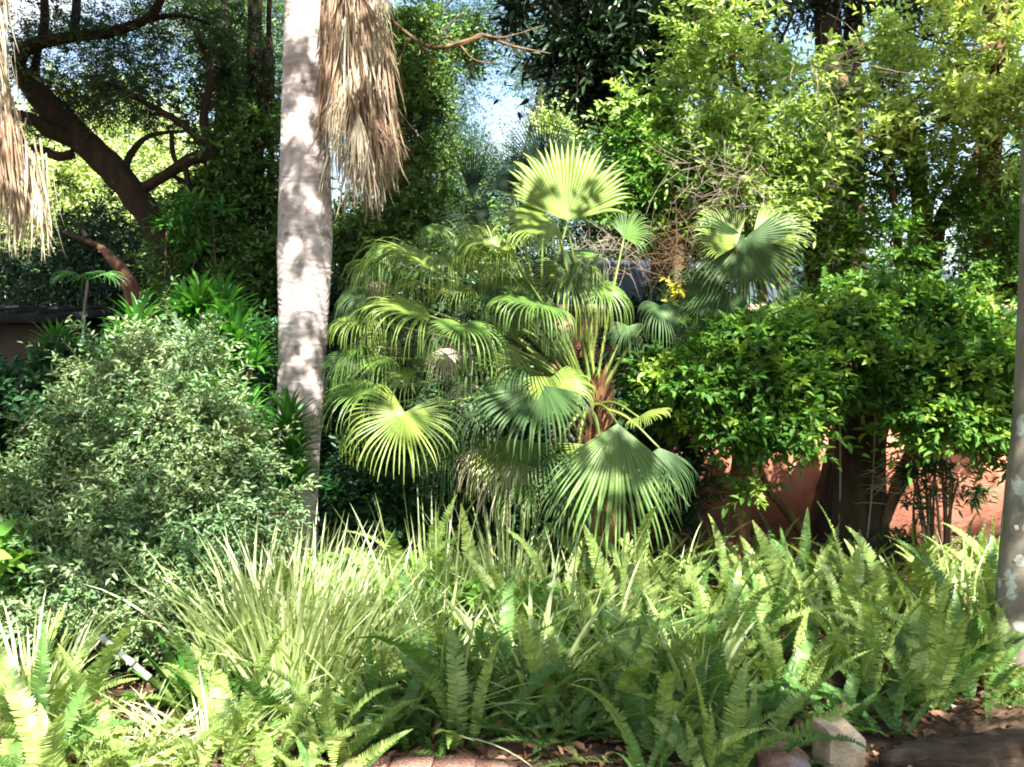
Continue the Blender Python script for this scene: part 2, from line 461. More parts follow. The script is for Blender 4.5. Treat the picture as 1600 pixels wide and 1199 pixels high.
M['mortar'] = noisemat('mortar', '#6e6258', '#857a6e', scale=14)
M['wire'] = noisemat('wire', '#3a2a24', '#5c463c', scale=20, rough=.6)
M['log'] = barkmat('log', ['#2a221c', '#57483a', '#7a6a58'], scale=9, stretch=(.22, 1.6, 1.6), bump=1.5, dist=.06)
M['white_cane'] = barkmat('white_cane', ['#7c8078', '#a4a69c', '#b4b4aa'], scale=8, bump=.2)
M['cloud'] = None

# ------------------------------------------------------------------ ground
g = G()
xs = np.concatenate([[-150, -80, -40, -22], np.linspace(-14, 14, 113), [22, 40, 80, 150]])
ys = np.concatenate([[-40, -15, -5], np.linspace(1, 16, 101), [22, 35, 60, 110, 220]])
X, Yg = np.meshgrid(xs, ys)
Z = gz(X, Yg) + rng.normal(size=X.shape) * .006
V = np.stack([X, Yg, Z], -1).reshape(-1, 3)
i = np.arange(len(ys) - 1)[:, None]; j = np.arange(len(xs) - 1)[None]
nx = len(xs)
g.add(V, np.stack([i * nx + j, i * nx + j + 1, (i + 1) * nx + j + 1, (i + 1) * nx + j], -1).reshape(-1, 4))
gr = g.build('ground', M['soil'], smooth=True); gr['kind'] = 'structure'

g = G()
n = 9000
yy = rng.uniform(3.8, 9.2, n); xx = rng.uniform(-.6, .6, n) * yy * 1.05
P = np.stack([xx, yy, gz(xx, yy) + rng.uniform(.004, .03, n)], -1)
d = rvec(n); d[:, 2] *= .25
leaves(g, P, d, np.array([0, 0, 1.0]) + rvec(n) * .5, rng.uniform(.03, .09, n), rng.uniform(.012, .035, n), curl=.25)
n = 420
yy = 3.8 + 1.8 * rng.uniform(0, 1, n); xx = rng.uniform(-.55, .6, n) * yy
ok = ~((xx > -.8) & (xx < .7) & (yy < 4.25)); xx, yy = xx[ok], yy[ok]; n = len(xx)
P = np.stack([xx, yy, gz(xx, yy) + rng.uniform(.01, .05, n)], -1); d = rvec(n); d[:, 2] *= .4
leaves(g, P, d, np.array([0, -.3, 1.0]) + rvec(n) * .6, rng.uniform(.06, .11, n), rng.uniform(.03, .055, n), curl=.35)
solo(g, 'leaf_litter', M['litter'], 'brown fallen leaves and twigs scattered over the soil between the plants', 'leaf litter', (0, 6, 0), kind='stuff')

# ------------------------------------------------------------------ walls and buildings
WY = 9.3
w0 = at(690, 860, WY)[0]; w1 = 6.8
t = thing('garden_wall', 'long terracotta plastered garden wall behind the palm and the dark broad trunk', 'wall', ((w0 + w1) / 2, WY + .1, 0))
g = G(); box(g, ((w0 + w1) / 2, WY + .12, 1.05), (w1 - w0, .24, 2.3)); g.build('wall_face', M['terracotta'], t)
g = G(); box(g, ((w0 + w1) / 2, WY + .12, 2.235), (w1 - w0 + .1, .34, .07)); g.build('coping', M['coping'], t)

def house(name, label, cat, x0, x1, y0, y1, h, rh, wm, rm, over=.35):
    t = thing(name, label, cat, ((x0 + x1) / 2, (y0 + y1) / 2, 0))
    g = G(); box(g, ((x0 + x1) / 2, (y0 + y1) / 2, h / 2), (x1 - x0, y1 - y0, h)); g.build('wall', wm, t)
    g = G()
    a, b, c, d = x0 - over, x1 + over, y0 - over, y1 + over
    for (s0, s1) in ((c, (c + d) / 2), (d, (c + d) / 2)):
        V = [[a, s0, h], [b, s0, h], [b, s1, h + rh], [a, s1, h + rh], [a, s0, h + .08], [b, s0, h + .08], [b, s1, h + rh + .08], [a, s1, h + rh + .08]]
        g.add(np.array(V), [[0, 1, 2, 3], [7, 6, 5, 4], [0, 4, 5, 1], [0, 3, 7, 4], [1, 5, 6, 2]])
    nrib = int((b - a) / .3)
    for q in range(nrib):
        xx = a + .15 + q * .3
        V = np.array([[xx - .02, c - .01, h + .082], [xx + .02, c - .01, h + .082], [xx + .02, (c + d) / 2, h + rh + .082], [xx - .02, (c + d) / 2, h + rh + .082]])
        V = np.vstack([V, V + [0, 0, .035]])
        g.add(V, [[4, 5, 6, 7], [0, 1, 5, 4], [0, 4, 7, 3], [1, 2, 6, 5]])
    g.build('roof', rm, t)
    return t
hs = house('house', 'low dark red house with a blue grey metal roof behind the garden wall', 'house', .6, 6.4, 13.0, 18, 2.15, 1.1, M['dark_wall'], M['roof_blue'])
g = G(); box(g, (1.4, 12.99, 1.1), (.9, .06, 1.1)); wn = g.build('window', M['roof_blue'], hs)
sh = house('garden_shed', 'dark low shed half hidden behind the bushes at the left edge', 'shed', *sorted((at(-160, 500, 9.2)[0], at(72, 500, 9.2)[0])), 9.2, 11.5, 2.08, .12, M['shed'], M['roof_dark'], over=.2)

# ------------------------------------------------------------------ tree builders
def canopy(blobs, ll, lw, nl=9, sl=.28, up=.5, clump=.28, leafm=None, parent=None, tw=False, name='crown', outw=.6, twm='brown_bark', shell=.5, droop=.15, per=26, flat=.8):
    """blobs: (px, py, rx px, ry px, Y, depth radius m, sprays); each is broken into clumps"""
    g = G(); tg = G() if tw else None
    cents = []
    for (px, py, rx, ry, Y, dr, ns) in blobs:
        c = at(px, py, Y); k = mpp(Y)
        rad = np.array([rx * k, dr, ry * k])
        nc = max(3, int(ns / per))
        cc = rvec(nc) * (rng.uniform(shell ** 3, 1, nc) ** (1 / 3))[:, None]
        cw = c + cc * rad
        idx = rng.integers(0, nc, ns)
        csz = rng.uniform(.5, 1.25, nc)[idx][:, None]
        P = cw[idx] + rng.normal(size=(ns, 3)) * clump * min(rad.min(), .9) * 1.15 * csz * [1, 1, flat]
        D = nrm(P - cw[idx] * .6 - c * .4) * outw + rvec(ns) * .6 + np.array([0, 0, .15])
        sprays(g, P, D, rng.uniform(.6, 1.2, ns) * sl * np.where(rng.uniform(size=ns) < .07, 2.0, 1), nl, ll, lw, up=up, tw=tg, droop=droop)
        cents += [(c, cw)]
    o = g.build(name, M[leafm], parent)
    if tw: tg.build('twig', M[twm], parent)
    return cents

def limbs(g, root, cents, r0=.05, per=5, thick=.012):
    """limbs from a trunk point to the blobs and on to the leaf clumps"""
    for c, cw in cents:
        mid = (root + c) / 2 + rng.normal(size=3) * .12
        tube(g, [root, mid, c], [r0, r0 * .7, r0 * .45], 7, k=5)
        for q in cw[:per]:
            m2 = (c + q) / 2 + rng.normal(size=3) * .05 + [0, 0, .04]
            tube(g, [c, m2, q], [r0 * .4, thick, thick * .5], 5, k=4, cap=False)

# --- A. leaning dark tree, left
Y = 12.0
b0 = at(345, 700, Y); b0[2] = 0
t = thing('leaning_tree', 'dark leaning tree with a thick trunk and arching bare limbs at the upper left', 'tree', b0)
g = G()
ptube(g, [(352, 800, Y, 30), (345, 640, Y, 28), (330, 540, Y, 25), (300, 455, Y, 24), (252, 365, Y, 21), (190, 280, Y, 20), (120, 210, Y, 21), (70, 160, Y, 19), (35, 115, Y, 13)], 12, rough=.12, lumps=.08)
g.build('trunk', M['dark_bark'], t, smooth=True)
for pts in ([(60, 155, Y, 15), (30, 110, Y, 12), (42, 75, Y - .1, 11), (100, 60, Y - .2, 9), (170, 50, Y - .3, 8), (235, 25, Y - .4, 7), (262, -30, Y - .4, 6)],
            [(66, 66, Y - .1, 8), (70, 20, Y, 7), (66, -40, Y, 6)], [(115, 58, Y - .2, 8), (120, 0, Y, 7), (118, -50, Y, 6)],
            [(130, 225, Y, 13), (80, 205, Y - .2, 12), (45, 185, Y - .3, 9), (-30, 170, Y - .3, 8)],
            [(115, 240, Y, 8), (90, 245, Y, 7), (55, 232, Y + .2, 5), (-10, 250, Y, 4)],
            [(215, 300, Y, 9), (262, 272, Y - .2, 9), (300, 248, Y - .3, 10), (332, 238, Y - .3, 9), (318, 190, Y - .3, 7), (330, 110, Y - .3, 6), (310, 60, Y, 5)],
            [(325, 238, Y - .3, 7), (290, 198, Y - .2, 6), (240, 168, Y - .2, 5), (180, 136, Y, 4), (140, 120, Y, 2)],
            [(290, 262, Y - .3, 5), (294, 300, Y - .3, 4), (288, 345, Y - .2, 3)],
            [(268, 205, Y - .2, 4), (270, 240, Y - .3, 4), (280, 262, Y - .3, 4)],
            [(190, 280, Y, 7), (205, 240, Y, 6), (235, 212, Y, 4), (290, 205, Y, 2)],
            [(262, 270, Y - .2, 4), (320, 300, Y, 3), (380, 290, Y, 2)],
            [(180, 48, Y - .3, 5), (270, 24, Y - .2, 4), (330, 38, Y, 2)],
            [(60, 150, Y, 8), (55, 110, Y + .1, 7), (62, 70, Y + .2, 5)]):
    g = G(); ptube(g, pts, 8, rough=.06); g.build('branch', M['dark_bark'], t, smooth=True)
canopy([(130, 115, 120, 55, Y + .5, .9, 620), (240, 80, 110, 60, Y + .6, .9, 600), (70, 50, 60, 50, Y + .8, .8, 160),
        (190, 160, 90, 40, Y, .6, 300), (340, 60, 90, 70, Y + .5, .9, 420), (385, 140, 60, 80, Y + .6, .8, 280), (20, 190, 60, 60, Y + .4, .6, 130),
        (60, 250, 60, 40, Y, .5, 90)], .062, .02, nl=14, sl=.3, leafm='oak_leaf', parent=t, tw=True, twm='dark_bark', per=16)
canopy([(-150, -230, 260, 110, Y - 2.2, 1.8, 1300), (120, -260, 240, 110, Y - 2.4, 1.4, 900), (330, -300, 200, 110, Y - 2.6, 1.4, 700), (-220, -20, 180, 140, Y - 2, 1.2, 600)], .09, .04, nl=12, sl=.4, leafm='oak_leaf', parent=t, tw=False)  # unseen upper crown, blobs added to shade this tree's trunk and limbs


# --- broken stump
b0 = at(225, 620, 9.5); b0[2] = 0
t = thing('broken_trunk', 'reddish brown broken leaning trunk poking up above the rosette shrubs', 'tree trunk', b0)
g = G(); ptube(g, [(236, 900, 9.5, 16), (228, 560, 9.5, 14), (214, 480, 9.5, 13), (200, 440, 9.5, 11), (182, 412, 9.5, 8), (160, 390, 9.5, 5), (140, 378, 9.5, 2)], 10, rough=.2, lumps=.15)
g.build('trunk', M['red_bark'], t, smooth=True)
g = G(); ptube(g, [(150, 384, 9.5, 6), (122, 372, 9.4, 5), (98, 362, 9.4, 1.5)], 6); ptube(g, [(135, 372, 9.5, 5), (125, 355, 9.5, 3), (108, 345, 9.5, 1)], 6)
g.build('splinter', M['dark_bark'], t, smooth=True)

def bigtree(name, label, base_px, Y, blobs, ll, lw, leafm, bark='dark_bark', stems=None, nl=9, sl=.3, r0=.05, group=None, tw=True, up=.5, shell=.5, droop=.15, cat='tree', clump=.28, twm=None, limb=True, outw=.6, per=26, flat=.8):
    b0 = at(base_px, 700, Y); b0[2] = 0
    t = thing(name, label, cat, b0, group)
    cents = canopy(blobs, ll, lw, nl=nl, sl=sl, leafm=leafm, parent=t, tw=tw, twm=twm or bark, up=up, shell=shell, droop=droop, clump=clump, outw=outw, per=per, flat=flat)
    g = G()
    root = at(base_px, blobs[0][1] + blobs[0][3], Y)
    if stems:
        for st in stems: PP = ptube(g, st, 10, rough=.08, lumps=.06)
        root = np.array(at(*stems[0][-2][:3]))
    else:
        tube(g, [b0 - [0, 0, .1], (b0 + root) / 2 + [.05, 0, 0], root], [.13, .1, .08], 10, rough=.08)
    if limb:
        roots = [np.array(at(*s[-2][:3])) for s in stems] if stems else [root]
        for c in cents:
            rt = min(roots, key=lambda q: np.linalg.norm(q - c[0]))
            limbs(g, rt, [c], r0=r0)
    g.build('trunk', M[bark], t, smooth=True)
    return t

# --- far sunlit and dark trees beyond (left)
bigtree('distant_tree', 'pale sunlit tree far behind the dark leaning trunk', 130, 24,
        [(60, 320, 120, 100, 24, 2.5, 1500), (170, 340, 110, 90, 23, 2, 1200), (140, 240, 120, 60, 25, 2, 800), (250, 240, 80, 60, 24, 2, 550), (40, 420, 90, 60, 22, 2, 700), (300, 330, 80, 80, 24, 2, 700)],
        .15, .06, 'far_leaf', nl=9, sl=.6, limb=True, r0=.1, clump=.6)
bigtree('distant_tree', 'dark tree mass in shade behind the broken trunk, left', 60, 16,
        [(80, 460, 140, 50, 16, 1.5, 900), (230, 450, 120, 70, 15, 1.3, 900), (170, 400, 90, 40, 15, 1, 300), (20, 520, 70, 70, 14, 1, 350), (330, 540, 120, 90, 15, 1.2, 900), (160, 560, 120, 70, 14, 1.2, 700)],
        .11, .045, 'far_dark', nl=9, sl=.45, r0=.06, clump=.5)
bigtree('vine_covered_tree', 'dark creeper covered tree just left of the tall grey palm trunk', 385, 12.5,
        [(395, 240, 55, 90, 12.5, .8, 800), (370, 350, 70, 90, 12.5, .8, 1000), (410, 460, 50, 90, 12, .7, 700), (330, 390, 60, 60, 12, .7, 420), (400, 580, 60, 80, 12, .7, 500), (290, 420, 50, 50, 12.5, .6, 300), (360, 170, 60, 50, 13, .6, 300), (330, 480, 60, 60, 12.4, .6, 400)],
        .085, .036, 'vine_leaf', stems=[[(395, 750, 12.5, 22), (390, 450, 12.5, 18), (395, 200, 12.5, 12), (400, -60, 12.5, 10), (400, -160, 12.5, 7)], [(365, 750, 12.8, 12), (350, 450, 12.8, 10), (345, 250, 12.8, 7), (350, 80, 12.8, 6), (352, -60, 12.8, 4)],
        [(420, 750, 12.2, 7), (418, 500, 12.2, 6), (424, 250, 12.2, 5), (420, 60, 12.2, 4), (424, -80, 12.2, 3)]], nl=10, sl=.35, droop=.45)
bigtree('tall_tree', 'tall feathery tree with olive drooping leaves above left of the palm trunk', 400, 15,
        [(400, 40, 80, 70, 15, 1.2, 900), (330, 20, 70, 50, 15, 1, 450), (420, 130, 45, 60, 15, .9, 300)], .07, .022, 'vine_leaf', nl=12, sl=.5, droop=.6)

# --- centre background
bigtree('vine_covered_tree', 'creeper draped tree with pale bare stems just right of the hanging dead fronds', 640, 11.5,
        [(630, 110, 45, 90, 11.5, .6, 700), (645, 240, 50, 100, 11.5, .7, 900), (640, 370, 70, 80, 11.3, .7, 900), (580, 390, 50, 60, 11.3, .6, 420), (720, 400, 50, 60, 11.3, .6, 380), (550, 450, 60, 50, 11, .5, 350), (690, 60, 60, 30, 12, .6, 260)],
        .075, .034, 'vine_leaf', bark='brown_bark', stems=[[(655, 800, 11.5, 12), (650, 500, 11.5, 11), (645, 330, 11.5, 9), (622, 200, 11.5, 7), (618, 130, 11.5, 6), (640, 60, 11.4, 4)], [(600, 800, 11.6, 7), (612, 400, 11.6, 6), (598, 180, 11.6, 5), (640, 90, 11.5, 3)]], nl=10, sl=.3, droop=.5)
t = thing('bare_branch', 'pale leafless branch reaching right across the sky beside the dead frond curtain', 'branch', at(640, 60, 10.8))
g = G()
for pts in ([(600, 20, 10.8, 2.5), (640, 55, 10.8, 2.5), (680, 75, 10.7, 3), (735, 62, 10.7, 3), (755, 55, 10.7, 3), (800, 72, 10.6, 2), (860, 84, 10.5, 1)],
            [(690, 78, 10.7, 2), (720, 70, 10.7, 2), (755, 56, 10.7, 2)], [(640, 55, 10.8, 2), (665, 80, 10.7, 1.8), (680, 110, 10.7, 1.2), (650, 135, 10.6, .8)],
            [(720, 72, 10.7, 1.5), (745, 95, 10.6, 1), (800, 100, 10.5, .6)], [(755, 56, 10.7, 2), (790, 58, 10.6, 1.2), (850, 40, 10.6, .7)], [(680, 75, 10.7, 1.5), (700, 40, 10.6, 1), (735, 10, 10.6, .6)],
            [(640, 60, 10.8, 1.5), (625, 95, 10.8, 1.2), (630, 130, 10.7, 1)]):
    ptube(g, pts, 6)
g.build('branch_wood', M['brown_bark'], t, smooth=True)

bigtree('fine_leaved_tree', 'thin airy bluish tree against the white sky gap above the fan palm', 720, 20,
        [(700, 140, 60, 60, 20, 1.2, 420), (700, 240, 50, 60, 20, 1.2, 380), (730, 320, 70, 60, 19, 1.2, 700), (660, 200, 40, 80, 19, 1, 350), (850, 120, 40, 50, 19, .8, 260), (830, 90, 50, 25, 19, .8, 160), (880, 170, 30, 40, 19, .8, 180), (780, 25, 90, 28, 20, .9, 380), (700, 90, 40, 60, 20, .9, 330), (728, 235, 28, 45, 20, .9, 200), (862, 200, 35, 40, 20, .9, 200), (860, 70, 40, 40, 20, .9, 260), (720, 280, 60, 40, 19, .9, 420), (830, 260, 60, 40, 19, .9, 420), (800, 70, 40, 14, 20, .5, 60), (690, 20, 70, 30, 20, .9, 350), (830, 300, 60, 70, 18, 1, 600), (780, 380, 90, 60, 17, 1, 700)],
        .06, .025, 'blue_leaf', stems=[[(715, 700, 20, 8), (720, 400, 20, 7), (700, 220, 20, 5), (690, 120, 20, 3)], [(870, 500, 19, 5), (880, 250, 19, 4), (845, 130, 19, 3), (790, 60, 19, 2)]], nl=12, sl=.45, r0=.03, shell=.3)
bigtree('dark_broadleaf_tree', 'tall tree with large near black leaves and a brown trunk at the top centre', 1040, 11.5,
        [(965, 120, 60, 50, 11.5, .7, 420), (915, 75, 50, 45, 11.6, .7, 260), (1000, 60, 60, 60, 11.5, .7, 480), (940, 20, 90, 40, 11.6, .8, 520), (1010, 160, 40, 60, 11.4, .5, 240), (860, 15, 50, 22, 11.8, .5, 80), (985, 200, 30, 30, 11.5, .4, 90), (1100, 40, 50, 60, 11.8, .6, 260), (950, -120, 160, 100, 11, 1, 700)],
        .14, .055, 'mag_leaf', bark='brown_bark', stems=[[(1050, 900, 11.5, 26), (1040, 400, 11.5, 22), (1036, 180, 11.5, 19), (1043, 60, 11.5, 19), (1050, -60, 11.5, 18), (1050, -200, 11.5, 14)]], nl=7, sl=.35, r0=.045)
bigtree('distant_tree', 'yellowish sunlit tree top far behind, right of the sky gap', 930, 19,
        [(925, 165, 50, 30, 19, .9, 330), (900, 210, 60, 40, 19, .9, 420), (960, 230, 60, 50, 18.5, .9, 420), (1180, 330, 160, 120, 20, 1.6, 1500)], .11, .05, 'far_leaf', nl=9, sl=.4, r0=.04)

# --- right background canopy
bigtree('sunny_tree', 'bushy tree with very bright yellow green leaves at the upper right of the fan palm', 1190, 9.9,
        [(1185, 235, 95, 70, 9.7, .6, 505), (1130, 120, 60, 70, 9.9, .6, 260), (1110, 40, 55, 50, 10, .6, 126), (1235, 150, 60, 50, 10, .5, 138), (1080, 215, 60, 50, 9.8, .5, 159), (1160, 300, 110, 45, 9.7, .5, 252), (1245, 260, 70, 45, 9.8, .5, 176), (1010, 190, 45, 40, 9.8, .4, 67)],
        .088, .037, 'dur_leaf', per=18, clump=.26, flat=.5, bark='brown_bark', stems=[[(1215, 900, 9.9, 11), (1225, 440, 9.9, 9), (1205, 340, 9.9, 7), (1170, 220, 9.9, 5), (1140, 80, 9.9, 4)], [(1185, 900, 10.1, 8), (1190, 430, 10.1, 7), (1150, 330, 10, 5), (1110, 220, 10, 3)]], nl=10, sl=.3, r0=.025, twm='pale_twig', shell=.35)
bigtree('green_tree', 'mid green shrubby tree with a few orange leaves beside the dark trunk', 1060, 9.9,
        [(1020, 290, 60, 60, 10, .5, 312), (1000, 240, 45, 50, 10, .4, 168), (1070, 340, 70, 50, 10, .5, 228), (1110, 400, 60, 40, 10, .4, 108), (960, 290, 35, 50, 10, .4, 96)],
        .085, .034, 'dur_dark', per=18, clump=.26, flat=.55, bark='brown_bark', nl=10, sl=.3, r0=.022)
bigtree('green_tree', 'leafy tree with several leaning brown stems at the right above the dark layered shrub', 1440, 10.4,
        [(1280, 340, 70, 60, 10.3, .6, 199), (1330, 260, 80, 50, 10.3, .6, 184), (1390, 280, 60, 40, 10.2, .5, 115), (1300, 410, 60, 40, 10.3, .4, 115), (1400, 395, 70, 40, 10, .4, 161), (1360, 460, 90, 30, 10, .4, 145), (1500, 300, 70, 50, 10.3, .5, 115), (1330, 180, 50, 50, 10.4, .5, 91)],
        .072, .031, 'dur_dark', per=18, clump=.26, flat=.55, bark='brown_bark', stems=[[(1440, 900, 10.5, 20), (1432, 430, 10.5, 17), (1440, 330, 10.5, 15), (1425, 260, 10.5, 11), (1395, 150, 10.5, 8)],
        [(1452, 900, 10.4, 11), (1462, 400, 10.4, 10), (1500, 300, 10.4, 9), (1535, 225, 10.4, 8), (1560, 120, 10.4, 7)], [(1462, 900, 10.7, 7), (1450, 370, 10.7, 6), (1480, 280, 10.7, 5), (1495, 200, 10.7, 4)],
        [(1272, 900, 10.6, 14), (1268, 430, 10.6, 12), (1262, 340, 10.6, 9), (1290, 200, 10.6, 7)],
        [(1235, 900, 10.2, 7), (1228, 430, 10.2, 6), (1212, 330, 10.2, 5), (1200, 200, 10.2, 4)], [(1400, 900, 10.2, 7), (1404, 430, 10.2, 6), (1398, 320, 10.2, 5), (1370, 200, 10.2, 4)], [(1330, 900, 10.8, 9), (1322, 430, 10.8, 8), (1330, 300, 10.8, 7), (1318, 120, 10.8, 6)]], nl=10, sl=.3, r0=.02, shell=.3)
bigtree('sunny_tree', 'tree with golden green sunlit leaves at the upper right corner', 1520, 9.6,
        [(1470, 195, 80, 40, 9.6, .6, 232), (1550, 150, 70, 60, 9.6, .6, 261), (1410, 130, 60, 40, 9.7, .5, 112), (1440, 60, 70, 40, 9.8, .6, 134), (1380, 200, 50, 30, 9.7, .4, 59), (1560, 250, 60, 50, 9.6, .5, 179), (1580, 60, 40, 50, 9.7, .5, 96), (1350, 70, 50, 40, 9.8, .5, 59), (1500, 0, 90, 40, 9.8, .5, 112)],
        .088, .038, 'dur_leaf', per=18, clump=.26, flat=.5, bark='brown_bark', stems=[[(1560, 900, 9.8, 20), (1545, 420, 9.8, 18), (1550, 200, 9.8, 16), (1560, 60, 9.8, 22), (1565, -60, 9.8, 22)]], nl=10, sl=.3, r0=.025, shell=.35)
bigtree('green_tree', 'shaded dense green creeper tree along the right edge behind the lichened trunk', 1570, 9.9,
        [(1560, 360, 60, 60, 9.9, .5, 650), (1590, 450, 60, 60, 9.8, .5, 650), (1520, 470, 60, 30, 9.9, .4, 260), (1545, 560, 70, 60, 9, .4, 450), (1680, 420, 80, 90, 9.8, .6, 420), (1720, 250, 90, 90, 9.8, .6, 380)], .06, .03, 'shrub_leaf', bark='brown_bark', nl=10, sl=.28, r0=.02)
bigtree('tall_trunk_tree', 'tall dark double trunk rising behind the sunny leaves at the upper right', 1300, 13,
        [(1300, -60, 160, 60, 13, 1.2, 700), (1420, -40, 120, 60, 13, 1, 500), (1240, 20, 60, 40, 13, .8, 200), (1480, 20, 60, 60, 13, .9, 260)], .11, .045, 'mag_leaf', bark='dark_bark',
        stems=[[(1300, 900, 13, 24), (1300, 300, 13, 21), (1296, 100, 13, 20), (1285, -60, 13, 18)], [(1345, 900, 13.2, 16), (1335, 300, 13.2, 15), (1330, 100, 13.2, 14), (1340, -40, 13.2, 12)]], nl=8, sl=.4, r0=.04)

# dense distant shrubs closing the gap low down
bigtree('distant_tree', 'shaded tree crowns standing behind the house roof in the gap above the wall', 1000, 19,
        [(900, 380, 90, 70, 19, 1, 700), (1010, 380, 90, 70, 19.5, 1, 700), (1120, 440, 90, 40, 19, .8, 420), (960, 440, 80, 30, 19, .8, 300), (1250, 420, 80, 40, 19, .8, 300)], .12, .05, 'far_dark', nl=9, sl=.45, r0=.05, clump=.5)
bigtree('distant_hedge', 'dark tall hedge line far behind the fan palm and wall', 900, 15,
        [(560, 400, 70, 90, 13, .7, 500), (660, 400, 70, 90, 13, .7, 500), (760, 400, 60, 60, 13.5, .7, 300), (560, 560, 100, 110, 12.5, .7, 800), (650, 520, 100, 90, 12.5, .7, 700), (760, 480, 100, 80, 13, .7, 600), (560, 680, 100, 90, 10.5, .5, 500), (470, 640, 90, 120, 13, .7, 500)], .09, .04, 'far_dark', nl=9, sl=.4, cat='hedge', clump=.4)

# ------------------------------------------------------------------ tall palm with hanging dead fronds
def petiole(parent, A, B, r, sag=.0, mat='petiole', name='petiole', flat=True):
    g = G(); A = np.asarray(A, float); B = np.asarray(B, float)
    m = (A + B) / 2 + np.array([0, 0, sag])
    tube(g, [A, m, B], [r, r * .7, r * .45], 7, k=6)
    # short thorns along both edges
    n = 22; s = np.linspace(.05, .75, n)[:, None]
    P = A * (1 - s) + B * s + np.array([0, 0, 1.0]) * (4 * s * (1 - s) * sag)
    D = nrm(B - A); sd = nrm(np.cross(D, [0, 1.0, .3]))
    for q in (-1, 1):
        thin(g, P + sd * q * r * .5, P + sd * q * (r * .5 + .014) + D * .006, .0025)
    return g.build(name, M[mat], parent, smooth=False)

TY = 7.0
base = at(466, 900, TY); base[2] = 0
tall = thing('fan_palm', 'tall grey palm trunk with a curtain of dead fronds hanging on its right side', 'palm tree', base)
g = G()
top = at(482, -560, TY)
tube(g, [base - [0, 0, .1], at(466, 850, TY), at(467, 740, TY), at(470, 600, TY), at(474, 500, TY), at(476, 400, TY), at(477, 330, TY), at(477, 200, TY), at(478, 100, TY), at(479, 0, TY), at(480, -250, TY), top],
     np.array([40, 31, 31, 36, 38, 42, 41, 37, 35, 33, 32, 30]) * mpp(TY), 28, k=7, rough=.018)
g.build('trunk', M['palm_bark'], tall, smooth=True)

def hang(g, cx, Y, z0, z1, wtop, wbot, n, L=(.35, .9), W=(.006, .016), dy=.22, lean=.12, tips=None):
    """hanging dead strips filling a curtain from z0 (top) to z1 (bottom)"""
    u = rng.uniform(-1, 1, n)
    L = rng.uniform(*L, n)
    zt = z1 + L + rng.uniform(0, 1, n) ** .8 * max(z0 - z1 - .3, .1)
    f = np.clip((z0 - zt + L * .5) / (z0 - z1), 0, 1)
    x = cx(zt) + u * (wtop + (wbot - wtop) * f)
    y = Y + rng.normal(size=n) * dy * .5
    P = np.stack([x, y, zt], -1)
    az = np.where(u > 0, rng.normal(0, .8, n), math.pi + rng.normal(0, .8, n))
    ribbons(g, P, az, math.pi - np.abs(rng.normal(0, lean, n)) - .03, rng.normal(.0, .3, n), L, rng.uniform(*W, n), k=6, side_tw=1.4, base=.9, fold=.3)

g = G()
zt = at(0, -200, TY)[2]; zb = at(0, 345, TY)[2]
k = mpp(TY)
cxf = lambda z: at(566, 0, TY)[0] + (zt - z) * .022 + .03 * np.sin(z * 4)
hang(g, cxf, TY - .12, zt, zb + .14, 36 * k, 40 * k, 850, L=(.3, .8), dy=.25, lean=.07)
hang(g, lambda z: at(556, 0, TY)[0] + 0 * z, TY - .15, at(0, 60, TY)[2], zb - .08, 28 * k, 38 * k, 300, L=(.25, .6), dy=.2, lean=.1)
g.build('dead_frond', M['thatch'], tall)
for q in range(16):
    g = G(); h = at(rng.uniform(538, 596), rng.uniform(-150, 190), TY - rng.uniform(.15, .4)); ax = np.array([rng.normal() * .25, rng.normal() * .15, -1.0])
    fan(g, h, ax, [rng.normal() * .6, -1, 0], rng.uniform(.45, .75), n=26, span=rng.uniform(12, 26), split=.3, grav=.3, gtip=1.2, wob=.3, k=8)
    g.build('dead_frond', M['thatch' if q % 3 else 'thatch_red'], tall)
    petiole(tall, h + [-.25, .15, .7], h, .016, mat='thatch', name='dead_stalk')
g = G()
hang(g, lambda z: at(590, 0, TY)[0] + 0 * z, TY - .22, at(0, 120, TY)[2], at(0, 325, TY)[2], 22 * k, 38 * k, 420, L=(.25, .55), dy=.12, lean=.16)
hang(g, lambda z: at(548, 0, TY)[0] + 0 * z, TY - .3, at(0, 10, TY)[2], at(0, 250, TY)[2], 30 * k, 34 * k, 380, L=(.25, .55), dy=.1, lean=.1)
g.build('dead_frond', M['thatch_red'], tall)
# the living crown, above the picture
def crown_fronds(parent, c, n, R, plen, lo=-.5, hi=.9, mat='palm_leaf', seed=0):
    for q in range(n):
        a = q * 2.4 + rng.uniform(-.2, .2); e = lo + (hi - lo) * (q / n) ** .8
        D = np.array([math.cos(a) * math.cos(e), math.sin(a) * math.cos(e), math.sin(e)])
        hub = c + D * plen * rng.uniform(.85, 1.1) + np.array([0, 0, -.12 * plen])
        petiole(parent, c, hub, .022, sag=.08)
        g = G(); fan(g, hub, D + [0, 0, -.35], np.array([0, 0, 1.0]) + D * .3, R * rng.uniform(.85, 1.1), n=40, span=125, gtip=1.5, k=7)
        g.build('frond', M[mat], parent)
crown_fronds(tall, top + [0, 0, .15], 20, .95, 1.1)

